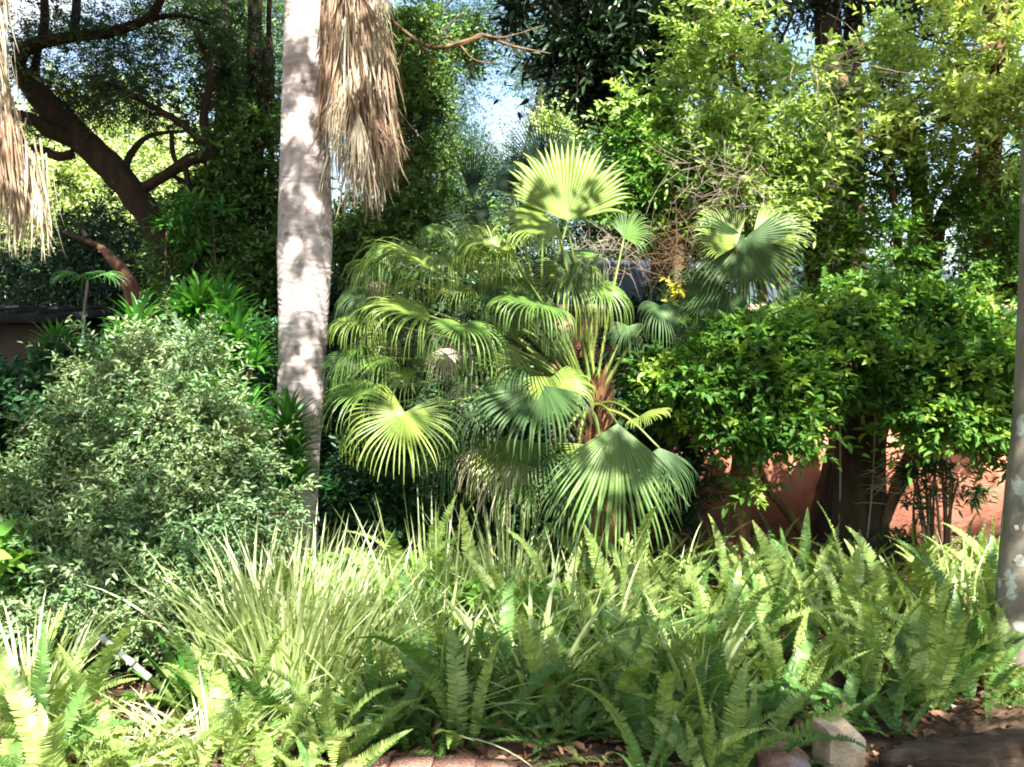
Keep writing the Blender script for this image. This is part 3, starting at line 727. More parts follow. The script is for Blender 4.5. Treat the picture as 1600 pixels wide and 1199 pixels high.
# second curtain, palm standing just outside the left edge
LY = 5.6
b2 = at(-75, 1000, LY); b2[2] = 0
pl = thing('fan_palm', 'palm just outside the left edge whose pale dead fronds hang into the picture', 'palm tree', b2)
g = G(); tube(g, [b2, at(-75, 600, LY), at(-70, 200, LY), at(-65, -300, LY), at(-60, -600, LY)], [.2, .16, .15, .14, .14], 20, rough=.02); g.build('trunk', M['palm_bark'], pl, smooth=True)
g = G(); k2 = mpp(LY)
cx2 = lambda z: at(-30, 0, LY)[0] + np.clip(at(0, 60, LY)[2] - z, 0, 3) * .16
hang(g, cx2, LY - .05, at(0, -60, LY)[2], at(0, 410, LY)[2], 26 * k2, 24 * k2, 620, L=(.3, .7), dy=.2, lean=.07)
hang(g, lambda z: at(45, 0, LY)[0] + 0 * z, LY - .05, at(0, 250, LY)[2], at(0, 420, LY)[2], 16 * k2, 24 * k2, 160, L=(.25, .5), dy=.15, lean=.1)
g.build('dead_frond', M['thatch'], pl)
g = G(); hang(g, lambda z: at(20, 0, LY)[0] + 0 * z, LY - .15, at(0, 200, LY)[2], at(0, 390, LY)[2], 20 * k2, 36 * k2, 170, L=(.25, .5), dy=.1, lean=.1)
g.build('dead_frond', M['thatch_red'], pl)
crown_fronds(pl, at(-60, -600, LY) + [0, 0, .15], 14, .9, 1.0)

# ------------------------------------------------------------------ young fan palm in the middle
PY = 6.8
pc = at(925, 635, PY)
pb = pc.copy(); pb[2] = 0
palm = thing('fan_palm', 'young fan palm with broad glowing green fans and thorny stalks, mid garden', 'palm tree', pb)
g = G(); tube(g, [pb - [0, 0, .1], pb + [0, 0, .5], pc - [0, 0, .05]], [.16, .14, .10], 14, rough=.15, lumps=.2)
g.build('trunk', M['fibre'], palm, smooth=True)
g = G()
n = 260
a = rng.uniform(0, 6.28, n); h = rng.uniform(-.45, .12, n)
P = np.stack([pc[0] + .10 * np.cos(a), pc[1] + .10 * np.sin(a), pc[2] + h], -1)
ribbons(g, P, a, rng.uniform(.1, .7, n), rng.uniform(-.2, .6, n), rng.uniform(.08, .24, n), rng.uniform(.012, .04, n), k=4)
g.build('fibre', M['fibre'], palm)
# (hub px,py, Y, direction end px,py,Y, radius px, normal, span, grav, gtip, material)
RAG = []
for (hx, hy, R_) in ((590, 410, 75), (610, 380, 75), (650, 440, 85), (700, 400, 80), (735, 450, 80), (790, 380, 75), (820, 420, 85), (560, 540, 75), (610, 520, 80), (650, 580, 85), (740, 560, 80), (790, 540, 85), (830, 520, 80), (560, 640, 80), (700, 690, 90), (860, 470, 80), (905, 410, 70), (930, 400, 70), (780, 690, 90), (840, 760, 90), (570, 450, 70), (675, 350, 60)):
    hY_ = rng.uniform(6.3, 6.75)
    RAG.append((hx, hy, hY_, hx + rng.uniform(-60, 15), hy + rng.uniform(-15, 45), hY_ - .08, R_ * 1.25, (rng.normal() * .3, -rng.uniform(.2, .8), .8), rng.uniform(45, 100), rng.uniform(.7, 1.5), rng.uniform(2.5, 4.5), ('palm_leaf', 'palm_mid', 'palm_dark')[rng.integers(3)], rng.uniform(.12, .3)))
FR = [
    (885, 345, 6.5, 893, 200, 6.65, 138, (0.05, -1, .25), 72, .0, .7, 'palm_leaf', .78),
    (868, 348, 6.45, 800, 350, 6.3, 110, (-.35, -.7, .6), 72, .5, 2.6, 'palm_leaf', .55),
    (800, 402, 6.2, 745, 368, 6.1, 120, (-.2, -.25, .95), 85, 1.3, 4.2, 'palm_leaf', .3),
    (775, 400, 6.3, 740, 360, 6.3, 105, (-.2, -.5, .8), 60, 1.1, 4.2, 'palm_leaf', .3),
    (740, 425, 6.5, 700, 350, 6.5, 100, (-.5, -.5, .6), 60, .3, 2.0, 'palm_mid', .4),
    (682, 418, 6.5, 590, 372, 6.35, 165, (-.1, -.4, .9), 72, .6, 3.0, 'palm_leaf', .25),
    (625, 425, 6.6, 565, 400, 6.5, 125, (-.2, -.2, .95), 80, 1.2, 4.2, 'palm_leaf', .25),
    (845, 476, 6.0, 790, 465, 5.8, 122, (.0, -.35, .9), 110, 1.2, 3.4, 'palm_mid', .4),
    (672, 494, 6.1, 590, 470, 6.0, 165, (-.1, -.35, .9), 75, .8, 3.2, 'palm_leaf', .28),
    (722, 508, 6.1, 728, 530, 5.8, 112, (.1, -.35, .9), 140, 1.1, 3.8, 'palm_mid', .3),
    (575, 500, 6.4, 530, 500, 6.3, 90, (-.1, -.3, .9), 100, .9, 3.6, 'palm_leaf', .28),
    (632, 645, 6.0, 614, 690, 5.85, 122, (0, -.8, .6), 135, .35, 1.3, 'palm_leaf', .38),
    (590, 605, 6.3, 540, 612, 6.2, 130, (-.1, -.3, .95), 85, .7, 2.6, 'palm_mid', .3),
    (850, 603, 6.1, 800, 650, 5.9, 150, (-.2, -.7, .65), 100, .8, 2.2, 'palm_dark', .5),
    (862, 590, 6.2, 885, 612, 6.1, 90, (.1, -.5, .85), 110, .6, 2.2, 'palm_leaf', .5),
    (965, 662, 6.1, 962, 740, 5.98, 222, (0.05, -.97, .22), 50, .15, .6, 'palm_mid', .5),
    (998, 652, 6.2, 1040, 640, 6.0, 60, (.2, -.6, .8), 80, .6, 1.4, 'palm_leaf', .6),
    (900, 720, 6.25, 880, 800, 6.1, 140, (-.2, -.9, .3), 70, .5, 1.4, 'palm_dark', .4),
    (940, 700, 6.35, 910, 790, 6.3, 150, (-.1, -.9, .3), 80, .5, 1.4, 'palm_leaf', .4),
    (885, 422, 6.7, 890, 445, 6.6, 130, (.1, -.4, .9), 130, 1.4, 4.2, 'palm_leaf', .2),
    (940, 450, 6.7, 960, 470, 6.6, 85, (.1, -.4, .9), 130, 1.4, 4.2, 'palm_mid', .2),
    (975, 372, 6.9, 1000, 345, 6.9, 60, (.1, -.8, .5), 80, .6, 2.0, 'palm_mid', .4),
    (800, 440, 6.6, 790, 460, 6.5, 110, (.0, -.4, .9), 130, 1.3, 4.0, 'palm_mid', .2),
    (590, 470, 6.5, 560, 490, 6.4, 110, (-.1, -.3, .95), 110, 1.2, 4.0, 'palm_mid', .2),
    (640, 392, 6.8, 590, 400, 6.7, 105, (-.1, -.3, .95), 85, 1.2, 4.0, 'palm_leaf', .22),
    (755, 372, 6.6, 750, 400, 6.5, 110, (-.1, -.35, .9), 60, 1.5, 4.4, 'palm_leaf', .2),
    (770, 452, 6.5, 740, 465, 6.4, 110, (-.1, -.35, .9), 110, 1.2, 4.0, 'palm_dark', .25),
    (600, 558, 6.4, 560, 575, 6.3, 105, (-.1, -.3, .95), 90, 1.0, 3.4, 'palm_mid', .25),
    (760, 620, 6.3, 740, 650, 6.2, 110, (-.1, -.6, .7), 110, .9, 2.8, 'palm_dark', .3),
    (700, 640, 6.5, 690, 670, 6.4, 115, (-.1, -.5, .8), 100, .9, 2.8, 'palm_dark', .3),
    (820, 690, 6.4, 810, 720, 6.3, 110, (-.1, -.7, .6), 90, .9, 2.6, 'palm_mid', .3),
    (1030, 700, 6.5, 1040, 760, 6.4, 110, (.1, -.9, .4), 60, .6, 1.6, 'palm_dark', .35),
    (690, 556, 6.5, 690, 575, 6.4, 95, (.0, -.4, .9), 120, 1.4, 4.0, 'palm_mid', .2),
    (655, 518, 6.6, 640, 540, 6.5, 110, (.0, -.4, .9), 120, 1.3, 4.0, 'palm_dark', .2),
    (545, 560, 6.7, 530, 585, 6.6, 80, (.0, -.4, .9), 110, 1.2, 3.6, 'palm_dark', .25),
] + RAG
FANS = []
for (hx, hy, hY, ex, ey, eY, R, nv, sp, gr_, gt, mt, spl) in FR:
    hub = at(hx, hy, hY); e = at(ex, ey, eY)
    g = G(); fan(g, hub, e - hub, nv, R * mpp(hY), n=int(22 + sp * .2), span=sp, split=spl, grav=gr_, gtip=gt, cup=.12, k=11, wob=.05 if spl > .5 else .11, width=1.0 if spl > .45 else .85)
    g.build('frond', M[mt], palm)
    petiole(palm, pc + np.array([rng.uniform(-.05, .05), rng.uniform(-.06, .02), 0]), hub, .013, sag=.05 + .04 * abs(hub[0] - pc[0]))
g = G(); h_ = at(1032, 478, 6.6); fan(g, h_, at(1050, 520, 6.5) - h_, (.2, -.4, .9), 75 * mpp(6.6), n=34, span=110, split=.3, grav=1.3, gtip=3.0, wob=.1); g.build('frond', M['palm_dark'], palm)
g = G(); h_ = at(982, 510, 6.7); fan(g, h_, at(985, 540, 6.6) - h_, (.1, -.4, .9), 55 * mpp(6.7), n=30, span=110, split=.3, grav=1.3, gtip=3.0, wob=.1); g.build('frond', M['palm_dark'], palm)
for (ex, ey, eY) in ((1028, 482, 6.6), (982, 510, 6.7), (890, 430, 6.7)):
    petiole(palm, pc, at(ex, ey, eY), .015, sag=.03)
# dried brown fans still hanging on it
for (hx, hy, hY, R) in ((700, 545, 6.4, 60), (590, 440, 6.8, 60), (735, 600, 6.4, 60), (800, 720, 6.4, 110), (760, 700, 6.5, 90)):
    g = G(); hub = at(hx, hy, hY); fan(g, hub, at(hx - 5, hy + 40, hY - .1) - hub, (0, -1, .4), R * mpp(hY), n=30, span=75, split=.25, grav=1.2, gtip=2.5, wob=.2)
    g.build('dead_frond', M['thatch'], palm)

# right hand fan palm behind and the dark ones against the sky
def small_palm(name, label, bx, Y, crown, specs, trunk=True):
    b = at(bx, 700, Y); b[2] = 0
    t = thing(name, label, 'palm tree', b)
    c = at(crown[0], crown[1], Y)
    if trunk:
        g = G(); tube(g, [b, (b + c) / 2 + [.03, 0, 0], c], [.1, .08, .07], 12, rough=.12); g.build('trunk', M['fibre'], t, smooth=True)
    for (hx, hy, dY, ex, ey, R, nv, sp, gr_, gt, mt, spl) in specs:
        hub = at(hx, hy, Y + dY); e = at(ex, ey, Y + dY)
        g = G(); fan(g, hub, e - hub, nv, R * mpp(Y + dY), n=int(26 + sp * .2), span=sp, split=spl, grav=gr_, gtip=gt, k=8)
        g.build('frond', M[mt], t)
        petiole(t, c, hub, .014, sag=.04)
    return t
small_palm('fan_palm', 'fan palm with one dark umbrella shaped fan, right of the young palm', 1150, 7.4, (1160, 520), [
    (1165, 372, -.3, 1170, 440, 125, (.1, -.85, .4), 125, .35, 1.4, 'palm_dark', .5),
    (1150, 385, -.35, 1110, 350, 80, (-.4, -.5, .7), 70, .4, 1.2, 'palm_leaf', .6),
    (1175, 375, -.2, 1240, 345, 100, (.2, -.6, .6), 50, .3, 1.0, 'palm_leaf', .5),
    (1120, 450, -.2, 1090, 490, 110, (-.2, -.8, .5), 100, .6, 1.8, 'palm_dark', .4),
    (1210, 470, -.2, 1240, 500, 90, (.2, -.8, .5), 100, .6, 1.8, 'palm_dark', .4)])
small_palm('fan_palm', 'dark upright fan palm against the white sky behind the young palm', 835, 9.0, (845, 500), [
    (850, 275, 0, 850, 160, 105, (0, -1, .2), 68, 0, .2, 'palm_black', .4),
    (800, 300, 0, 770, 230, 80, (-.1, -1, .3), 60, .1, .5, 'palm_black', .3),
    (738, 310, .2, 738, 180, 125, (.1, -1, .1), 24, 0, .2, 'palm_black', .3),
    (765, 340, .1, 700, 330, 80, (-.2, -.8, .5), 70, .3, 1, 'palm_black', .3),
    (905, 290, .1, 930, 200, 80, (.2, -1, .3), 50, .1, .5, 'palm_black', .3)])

# dry tangle of dead twigs right of the fan palm
def tangle(label, px, py, rx, ry, Y, n, mat='pale_twig', down=0.0, L=(.12, .4), r=.0022):
    c = at(px, py, Y); k = mpp(Y)
    g = G()
    for q in range(n):
        p = c + np.array([rng.normal() * rx * k * .5, rng.normal() * .2, rng.normal() * ry * k * .5])
        d = nrm(rng.normal(size=3) + [0, 0, down]); l = rng.uniform(*L)
        m = p + d * l * .5 + rng.normal(size=3) * l * .15; e = m + nrm(d + rng.normal(size=3) * .5) * l * .5
        tube(g, [p, m, e], [r, r * .8, r * .4], 4, k=3, cap=False)
    return solo(g, 'dead_twigs', M[mat], label, 'dead twigs', c)
tangle('tangle of pale dead twigs just right of the brightest palm fan', 950, 385, 50, 26, 7.2, 60)
tangle('upright thicket of dry grey twigs above the yellow leaf cluster', 1050, 400, 70, 60, 7.6, 150, mat='brown_bark', down=.6, L=(.2, .6))
tangle('thin bare twigs among the bright leaves of the sunny tree', 1120, 285, 80, 50, 8.8, 110, L=(.2, .5))
tangle('pale dry twigs in front of the dark double trunk', 1300, 110, 60, 40, 9, 50, L=(.3, .7))
tangle('dead brown stalks matted under the left drooping palm fans', 700, 540, 90, 30, 6.6, 110, L=(.15, .4), down=-.4)
c = at(1048, 450, 7.2); g = G(); sprays(g, c + rng.normal(size=(9, 3)) * [.025, .03, .06], rvec(9) + [0, 0, .3], .07, 6, .05, .024)
solo(g, 'yellow_leaf_cluster', M['yellow_leaf'], 'small cluster of bright yellow leaves beside the dry twig thicket', 'leaves', c)

# ------------------------------------------------------------------ right: dark trunk shrub with layered lime tips
YS = 7.6
b0 = at(1320, 900, 8.2); b0[2] = 0
t = thing('layered_shrub_tree', 'broad dark trunk carrying layers of deep green leaves with lime tips before the terracotta wall', 'tree', b0)
g = G()
ptube(g, [(1318, 930, 8.2, 84), (1320, 860, 8.2, 62), (1328, 780, 8.2, 47), (1338, 700, 8.2, 38), (1350, 640, 8.2, 34), (1362, 580, 8.2, 24), (1372, 520, 8.2, 14)], 20, rough=.08, lumps=.16)
ptube(g, [(1290, 930, 8.1, 26), (1305, 830, 8.05, 22), (1318, 740, 8.05, 18), (1318, 650, 8.1, 15), (1290, 570, 8, 8)], 12, rough=.08, lumps=.1)
ptube(g, [(1350, 930, 8.1, 22), (1352, 830, 8.05, 18), (1362, 740, 8.05, 16), (1378, 650, 8.1, 13), (1410, 580, 8, 7)], 12, rough=.08, lumps=.1)
g.build('trunk', M['dark_bark'], t, smooth=True)
for pts in ([(1360, 900, 8.1, 8), (1395, 770, 8.0, 8), (1425, 700, 7.9, 7), (1452, 660, 7.8, 5), (1480, 600, 7.7, 3)],
            [(1370, 860, 8.2, 6), (1400, 780, 8.2, 6), (1440, 720, 8.1, 5), (1470, 690, 8.0, 4)],
            [(1290, 900, 8.0, 9), (1262, 845, 7.9, 9), (1222, 790, 7.8, 7), (1200, 765, 7.7, 5), (1180, 700, 7.6, 3)],
            [(1350, 640, 8.1, 14), (1290, 560, 7.8, 8), (1180, 590, 7.3, 5), (1060, 610, 7.0, 3)],
            [(1350, 640, 8.1, 14), (1400, 560, 7.8, 8), (1500, 540, 7.4, 5), (1570, 520, 7.2, 3)],
            [(1350, 600, 8.1, 12), (1330, 530, 7.8, 7), (1280, 500, 7.5, 4), (1180, 540, 7.3, 2)],
            [(1240, 578, 7.6, 5), (1160, 660, 7.2, 4), (1080, 700, 7.1, 2)],
            [(1440, 560, 7.8, 5), (1500, 620, 7.4, 4), (1560, 660, 7.2, 2)]):
    g = G(); ptube(g, pts, 8, rough=.05); g.build('branch', M['brown_bark'], t, smooth=True)
for (A, B, r) in (((1312, 640, 7.95), (1305, 900, 7.9), 1.6), ((1368, 640, 7.9), (1350, 880, 7.9), 1.4)):
    g = G(); ptube(g, [(*A, r), ((A[0] + B[0]) / 2 + 4, (A[1] + B[1]) / 2, A[2], r), (*B, r)], 6); g.build('aerial_root', M['pale_twig'], t)
blobs = [(1060, 600, 70, 35, 6.9, .35, 330), (1140, 570, 80, 40, 7.0, .4, 420), (1210, 525, 80, 35, 7.2, .4, 420), (1300, 500, 80, 35, 7.3, .4, 420), (1390, 500, 80, 40, 7.4, .4, 420),
         (1470, 500, 70, 40, 7.3, .4, 380), (1540, 570, 50, 60, 7.2, .4, 480), (1480, 590, 80, 50, 7.1, .4, 560), (1390, 570, 80, 40, 7.1, .4, 500), (1300, 575, 80, 40, 7.0, .4, 500), (1210, 600, 80, 40, 6.9, .4, 480),
         (1110, 650, 80, 40, 6.9, .35, 430), (1190, 655, 80, 38, 6.9, .35, 430), (1225, 645, 55, 38, 6.9, .3, 300), (1105, 672, 50, 22, 6.9, .3, 200), (1195, 682, 50, 18, 6.9, .3, 180), (1228, 672, 30, 16, 6.9, .3, 90), (1185, 770, 14, 16, 6.8, .12, 22),
         (1470, 645, 80, 30, 7.0, .35, 430), (1555, 660, 45, 40, 7.0, .35, 360), (1500, 690, 60, 20, 7.1, .3, 160), (1560, 620, 50, 50, 7.1, .35, 360), (1440, 615, 50, 32, 7.2, .3, 260), (1575, 710, 25, 25, 7.1, .25, 80), (1140, 620, 90, 40, 7.3, .3, 300), (1350, 540, 100, 40, 7.6, .3, 350), (1330, 590, 60, 22, 7.2, .3, 140)]
canopy([(a, b_, c_, d_, e_, f_, int(n_ * .44)) for a, b_, c_, d_, e_, f_, n_ in blobs], .082, .04, nl=9, sl=.2, leafm='shrub_leaf', parent=t, tw=True, up=1.0, shell=.7, droop=.1, clump=.3, per=17, flat=.4)
g = G()   # young lime shoots on the outer tips
for (px, py, rx, ry, Y, dr, ns) in blobs:
    n = max(5, int(ns / 12)); c = at(px, py, Y); k = mpp(Y)
    o = rvec(n); o[:, 2] = np.abs(o[:, 2]) * 1.0 - .1; o[:, 1] = -np.abs(o[:, 1])
    P = c + o * [rx * k, dr, ry * k] * 1.08
    sprays(g, P, np.array([0, -.3, .35]) + rng.normal(size=(n, 3)) * .5, .1, 7, .07, .033, up=.8)
g.build('young_shoots', M['lime_leaf'], t)

# --- right foreground trunk
RY = 5.1
b0 = at(1612, 1110, RY); b0[2] = 0
t = thing('lichened_trunk', 'pale grey tree trunk with round lichen patches cut off by the right edge', 'tree', b0)
g = G()
ptube(g, [(1614, 1130, RY, 56), (1611, 1070, RY, 50), (1606, 960, RY, 47), (1612, 860, RY, 46), (1621, 760, RY, 45), (1630, 650, RY, 43), (1636, 480, RY, 42), (1642, 250, RY, 40), (1650, -50, RY, 38), (1655, -400, RY, 34)], 26, rough=.02)
g.build('trunk', M['grey_bark'], t, smooth=True)
for (px, py, r) in ((1588, 775, 11), (1577, 870, 11), (1562, 912, 8), (1590, 1000, 12), (1574, 820, 5), (1592, 1060, 7), (1598, 700, 6), (1583, 940, 6)):
    g = G(); c = at(px, py, RY); ctr = at(1611, py, RY); n_ = nrm((c - ctr) * [1, 0, 0] + [0, -.12, 0])
    rr = 46 * mpp(RY); dx = c[0] - ctr[0]; yy = -math.sqrt(max(rr * rr - dx * dx, 0)); nn = nrm(np.array([dx, yy, 0])); p = ctr + np.array([dx, yy, 0]) * 1.0
    a = nrm(np.cross(nn, [0, 0, 1.0])); b = np.cross(a, nn); m = 14
    th = np.linspace(0, 6.283, m, endpoint=False); rad = r * mpp(RY) * rng.uniform(.75, 1.1, m)
    ring = p + (np.cos(th) * rad)[:, None] * a * .8 + (np.sin(th) * rad)[:, None] * b + nn * .001
    V = np.vstack([ring, [p + nn * .006]]); jj = np.arange(m)
    g.add(V, T=np.stack([jj, (jj + 1) % m, np.full(m, m)], -1)); g.build('lichen', M['pale_stone'], t, smooth=True)

# ------------------------------------------------------------------ left: shrubs and rosettes
def shrub(name, label, bx, Y, blobs, ll, lw, leafm, nl=10, sl=.18, cat='shrub', bark='brown_bark', stems=7, group=None, up=.6, clump=.25, twm='brown_bark', shell=.6, per=20, flat=.8):
    b = at(bx, 800, Y); b[2] = 0
    t = thing(name, label, cat, b, group)
    cents = canopy(blobs, ll, lw, nl=nl, sl=sl, leafm=leafm, parent=t, tw=True, up=up, clump=clump, name='foliage', twm=twm, shell=shell, per=per, flat=flat)
    g = G()
    for q in range(stems):
        c, cw = cents[q % len(cents)]
        e = cw[rng.integers(len(cw))]; s = b + [rng.normal() * .08, rng.normal() * .08, -.03]
        tube(g, [s, (s + e) / 2 + rng.normal(size=3) * .08 + [0, 0, .1], e], [.014, .01, .005], 6, k=5)
    g.build('stem', M[bark], t, smooth=True)
    return t
nb = [(245, 590, 62, 40, 6.0, .3, 420), (180, 660, 85, 45, 5.9, .35, 560), (285, 680, 75, 55, 5.8, .35, 620), (340, 740, 60, 50, 5.8, .3, 520), (115, 765, 60, 45, 5.8, .35, 420), (225, 790, 90, 55, 5.6, .4, 800), (345, 820, 50, 50, 5.7, .3, 420),
      (100, 860, 65, 45, 5.6, .35, 480), (205, 880, 80, 45, 5.4, .35, 620), (300, 890, 65, 45, 5.4, .35, 520), (140, 955, 75, 38, 5.3, .3, 480), (55, 925, 50, 40, 5.4, .3, 260), (308, 570, 16, 40, 5.8, .1, 60), (250, 950, 60, 30, 5.2, .3, 260), (400, 850, 30, 60, 5.9, .2, 160), (60, 990, 60, 30, 5.2, .2, 150), (150, 590, 12, 40, 5.9, .1, 36), (98, 700, 12, 40, 5.8, .1, 36), (388, 700, 14, 36, 5.8, .1, 40), (425, 780, 14, 40, 5.8, .1, 40), (205, 560, 12, 30, 6.0, .1, 30), (60, 800, 14, 40, 5.6, .1, 36), (345, 610, 12, 34, 5.8, .1, 32)]
shrub('nandina_bush', 'large pale feathery bush filling the left foreground with sunlit grey green leaflets', 220, 5.6, [(a, b_, c_, d_, e_, f_, int(n_ * .8)) for a, b_, c_, d_, e_, f_, n_ in nb], .047, .017, 'nan_leaf', nl=13, sl=.24, stems=30, clump=.36, shell=.6, per=16)
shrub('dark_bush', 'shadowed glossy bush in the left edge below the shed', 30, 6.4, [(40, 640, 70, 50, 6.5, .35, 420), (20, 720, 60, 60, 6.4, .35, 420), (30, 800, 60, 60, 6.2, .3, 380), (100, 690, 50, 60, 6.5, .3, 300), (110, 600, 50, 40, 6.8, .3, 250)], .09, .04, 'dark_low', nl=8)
shrub('broad_leaf_bush', 'bush with large light green leaves at the left edge beside the feathery bush', 10, 5.4, [(10, 820, 40, 60, 5.4, .2, 50), (20, 880, 40, 40, 5.3, .2, 40)], .15, .07, 'low_leaf', nl=6, stems=4)
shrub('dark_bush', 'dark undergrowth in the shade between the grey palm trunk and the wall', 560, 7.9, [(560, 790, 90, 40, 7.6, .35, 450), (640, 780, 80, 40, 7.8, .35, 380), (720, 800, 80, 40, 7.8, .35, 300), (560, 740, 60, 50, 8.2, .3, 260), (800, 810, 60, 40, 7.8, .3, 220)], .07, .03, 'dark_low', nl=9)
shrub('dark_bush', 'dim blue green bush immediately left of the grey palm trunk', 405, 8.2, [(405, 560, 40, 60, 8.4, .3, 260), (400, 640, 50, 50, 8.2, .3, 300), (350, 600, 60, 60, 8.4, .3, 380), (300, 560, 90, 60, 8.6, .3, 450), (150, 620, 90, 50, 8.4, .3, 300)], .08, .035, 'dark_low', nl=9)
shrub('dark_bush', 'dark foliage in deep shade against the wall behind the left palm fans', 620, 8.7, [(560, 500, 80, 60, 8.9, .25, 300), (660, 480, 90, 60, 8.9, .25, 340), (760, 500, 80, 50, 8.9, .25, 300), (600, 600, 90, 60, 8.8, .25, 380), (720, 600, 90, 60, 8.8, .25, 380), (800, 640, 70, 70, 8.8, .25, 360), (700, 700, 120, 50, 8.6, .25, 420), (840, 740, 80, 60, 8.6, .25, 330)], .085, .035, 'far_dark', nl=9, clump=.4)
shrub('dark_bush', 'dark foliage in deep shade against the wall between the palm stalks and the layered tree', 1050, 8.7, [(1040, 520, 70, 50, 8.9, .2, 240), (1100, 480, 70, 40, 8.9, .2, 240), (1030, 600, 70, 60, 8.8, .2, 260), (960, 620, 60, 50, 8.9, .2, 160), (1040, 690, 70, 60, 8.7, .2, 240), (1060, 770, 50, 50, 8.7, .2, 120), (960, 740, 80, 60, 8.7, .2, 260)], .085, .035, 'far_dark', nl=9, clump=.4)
shrub('small_bush', 'little dark leaved seedling bush before the sunlit patch of terracotta wall', 1385, 8.3, [(1385, 835, 28, 22, 8.1, .15, 60)], .06, .03, 'dark_low', nl=7, stems=5)

def rosette(g, c, n, L, W, axis=(0, 0, 1), lo=.1, hi=1.6, bend=.7):
    q = np.arange(n); az = q * 2.4 + rng.uniform(-.2, .2, n)
    lean = lo + (hi - lo) * (q / n)
    P = np.tile(c, (n, 1)) + np.stack([np.cos(az) * .012, np.sin(az) * .012, -.12 * L * (q / n) * 2], -1)
    ribbons(g, P, az, lean, bend * rng.uniform(.7, 1.3, n), L * rng.uniform(.8, 1.1, n), W, k=6, fold=.2, base=.5)

def dracaena(label, heads, Y, bx, L=.29, W=.045, n=46, mat='dra_leaf', group=None):
    b = at(bx, 900, Y); b[2] = 0
    t = thing('dracaena', label, 'plant', b, group)
    sg = G()
    for (px, py, sc_) in heads:
        c = at(px, py, Y + rng.uniform(-.1, .1)); g = G()
        rosette(g, c, n, L * sc_, W * sc_); g.build('leaf_rosette', M[mat], t)
        tube(sg, [b, (b + c) / 2 + rng.normal(size=3) * .04, c], [.018, .014, .012], 7, k=5)
    sg.build('stem', M['brown_bark'], t, smooth=True)
    return t
GD = 'rosette shrubs rising behind the feathery bush'
dracaena('bright sunlit rosette plant standing highest behind the feathery bush', [(215, 512, 1.0), (205, 545, .9)], 6.3, 215, group=GD)
dracaena('dark many headed rosette clump between the bright rosette and the grey palm trunk', [(300, 500, 1.1), (345, 490, 1.2), (370, 520, 1.0), (325, 540, 1.0), (290, 480, .9), (350, 560, 1.1), (370, 600, 1.0), (330, 600, .9), (395, 560, .9), (310, 470, .9)], 6.9, 335, group=GD)
dracaena('shadowed rosette plant below the thin palm seedling', [(95, 565, 1.1), (100, 600, 1.0), (85, 540, .8)], 7.0, 95, group=GD)
dracaena('sunlit rosette poking through the middle of the feathery bush', [(308, 628, .85), (312, 650, .7)], 5.9, 310, group=GD)
dracaena('small rosette right of the feathery bush, behind its edge', [(385, 650, .9), (365, 640, .7), (400, 690, .8)], 6.4, 380, group=GD)
dracaena('tall stacked rosettes leaning in front of the foot of the grey palm trunk', [(450, 665, 1.0), (455, 700, .95), (445, 730, .8), (462, 745, .8), (440, 775, .6)], 6.3, 430, group=GD)

b = at(130, 560, 8.2); b[2] = 0
t = thing('palm_seedling', 'spindly palm seedling with a thin bare stem before the dark hedge', 'plant', b)
g = G(); c = at(137, 438, 8.2); tube(g, [b, at(130, 540, 8.2), c], [.02, .013, .011], 7); g.build('stem', M['pale_twig'], t, smooth=True)
g = G()
for q in range(6):
    a = q * 1.05; h = c + np.array([math.cos(a) * .16, math.sin(a) * .12, .06])
    tube(g, [c, h], [.006, .004], 5, k=2); fan(g, h, [math.cos(a), math.sin(a), -.3], [0, -.5, 1], .22, n=9, span=70, split=.15, grav=.6, gtip=1)
g.build('frond', M['dra_leaf'], t)

# climbing leaves low by the oak: philodendron-like leaves
shrub('climbing_plant', 'climber with pointed drooping leaves half way up the dark leaning trunk', 290, 10.5, [(275, 345, 25, 20, 11.2, .2, 14), (310, 355, 30, 18, 11.2, .2, 16), (320, 320, 25, 20, 11.2, .2, 12)], .15, .05, 'dra_leaf', nl=7, stems=3)

# ------------------------------------------------------------------ strap-leaved clumps
def clump(name, label, px, Y, n, L, W, lean=(.02, .6), bend=(.1, .9), spread=.1, mat='grass', group=None, az=None, cat='grass clump', tw=.8):
    b = at(px, 1000, Y); b[2] = gz(b[0], b[1])
    g = G()
    a = rng.uniform(0, 6.283, n) if az is None else rng.normal(az[0], az[1], n)
    r = spread * np.sqrt(rng.uniform(0, 1, n))
    P = b + np.stack([r * np.cos(a), r * np.sin(a), np.zeros(n) - .01], -1)
    ribbons(g, P, a, rng.uniform(*lean, n), rng.uniform(*bend, n), L * rng.uniform(.55, 1.1, n), W * rng.uniform(.7, 1.2, n), k=8, side_tw=tw, fold=.18)
    return solo(g, name, M[mat], label, cat, b, group)
clump('grass_clump', 'tall fountain of pale sunlit strap leaves left of centre in the foreground', 445, 4.75, 230, .9, .021, lean=(.0, .5), bend=(.1, .9), spread=.16)
clump('grass_clump', 'strap leaf fountain spilling to the right of the tallest pale clump', 500, 4.9, 160, .9, .02, lean=(.1, .8), bend=(.2, .9), spread=.16)
clump('grass_clump', 'loose arching strap leaves at the lower left corner', 45, 4.5, 120, .6, .02, lean=(.05, .8), bend=(.3, 1.1), spread=.14)
clump('grass_clump', 'low strap leaves below the cut white cane', 190, 4.15, 90, .4, .016, lean=(.3, 1.1), bend=(.4, 1.2), spread=.2)
clump('yucca', 'dark stiff broad leaved clump behind the cut white cane', 300, 4.75, 34, .55, .05, lean=(.15, 1.1), bend=(.0, .3), spread=.04, mat='dra_leaf', cat='plant', tw=.3)
clump('grass_clump', 'thin upright reeds in front of the foot of the grey palm trunk', 480, 6.0, 60, .8, .018, lean=(.0, .3), bend=(.0, .5), spread=.2)
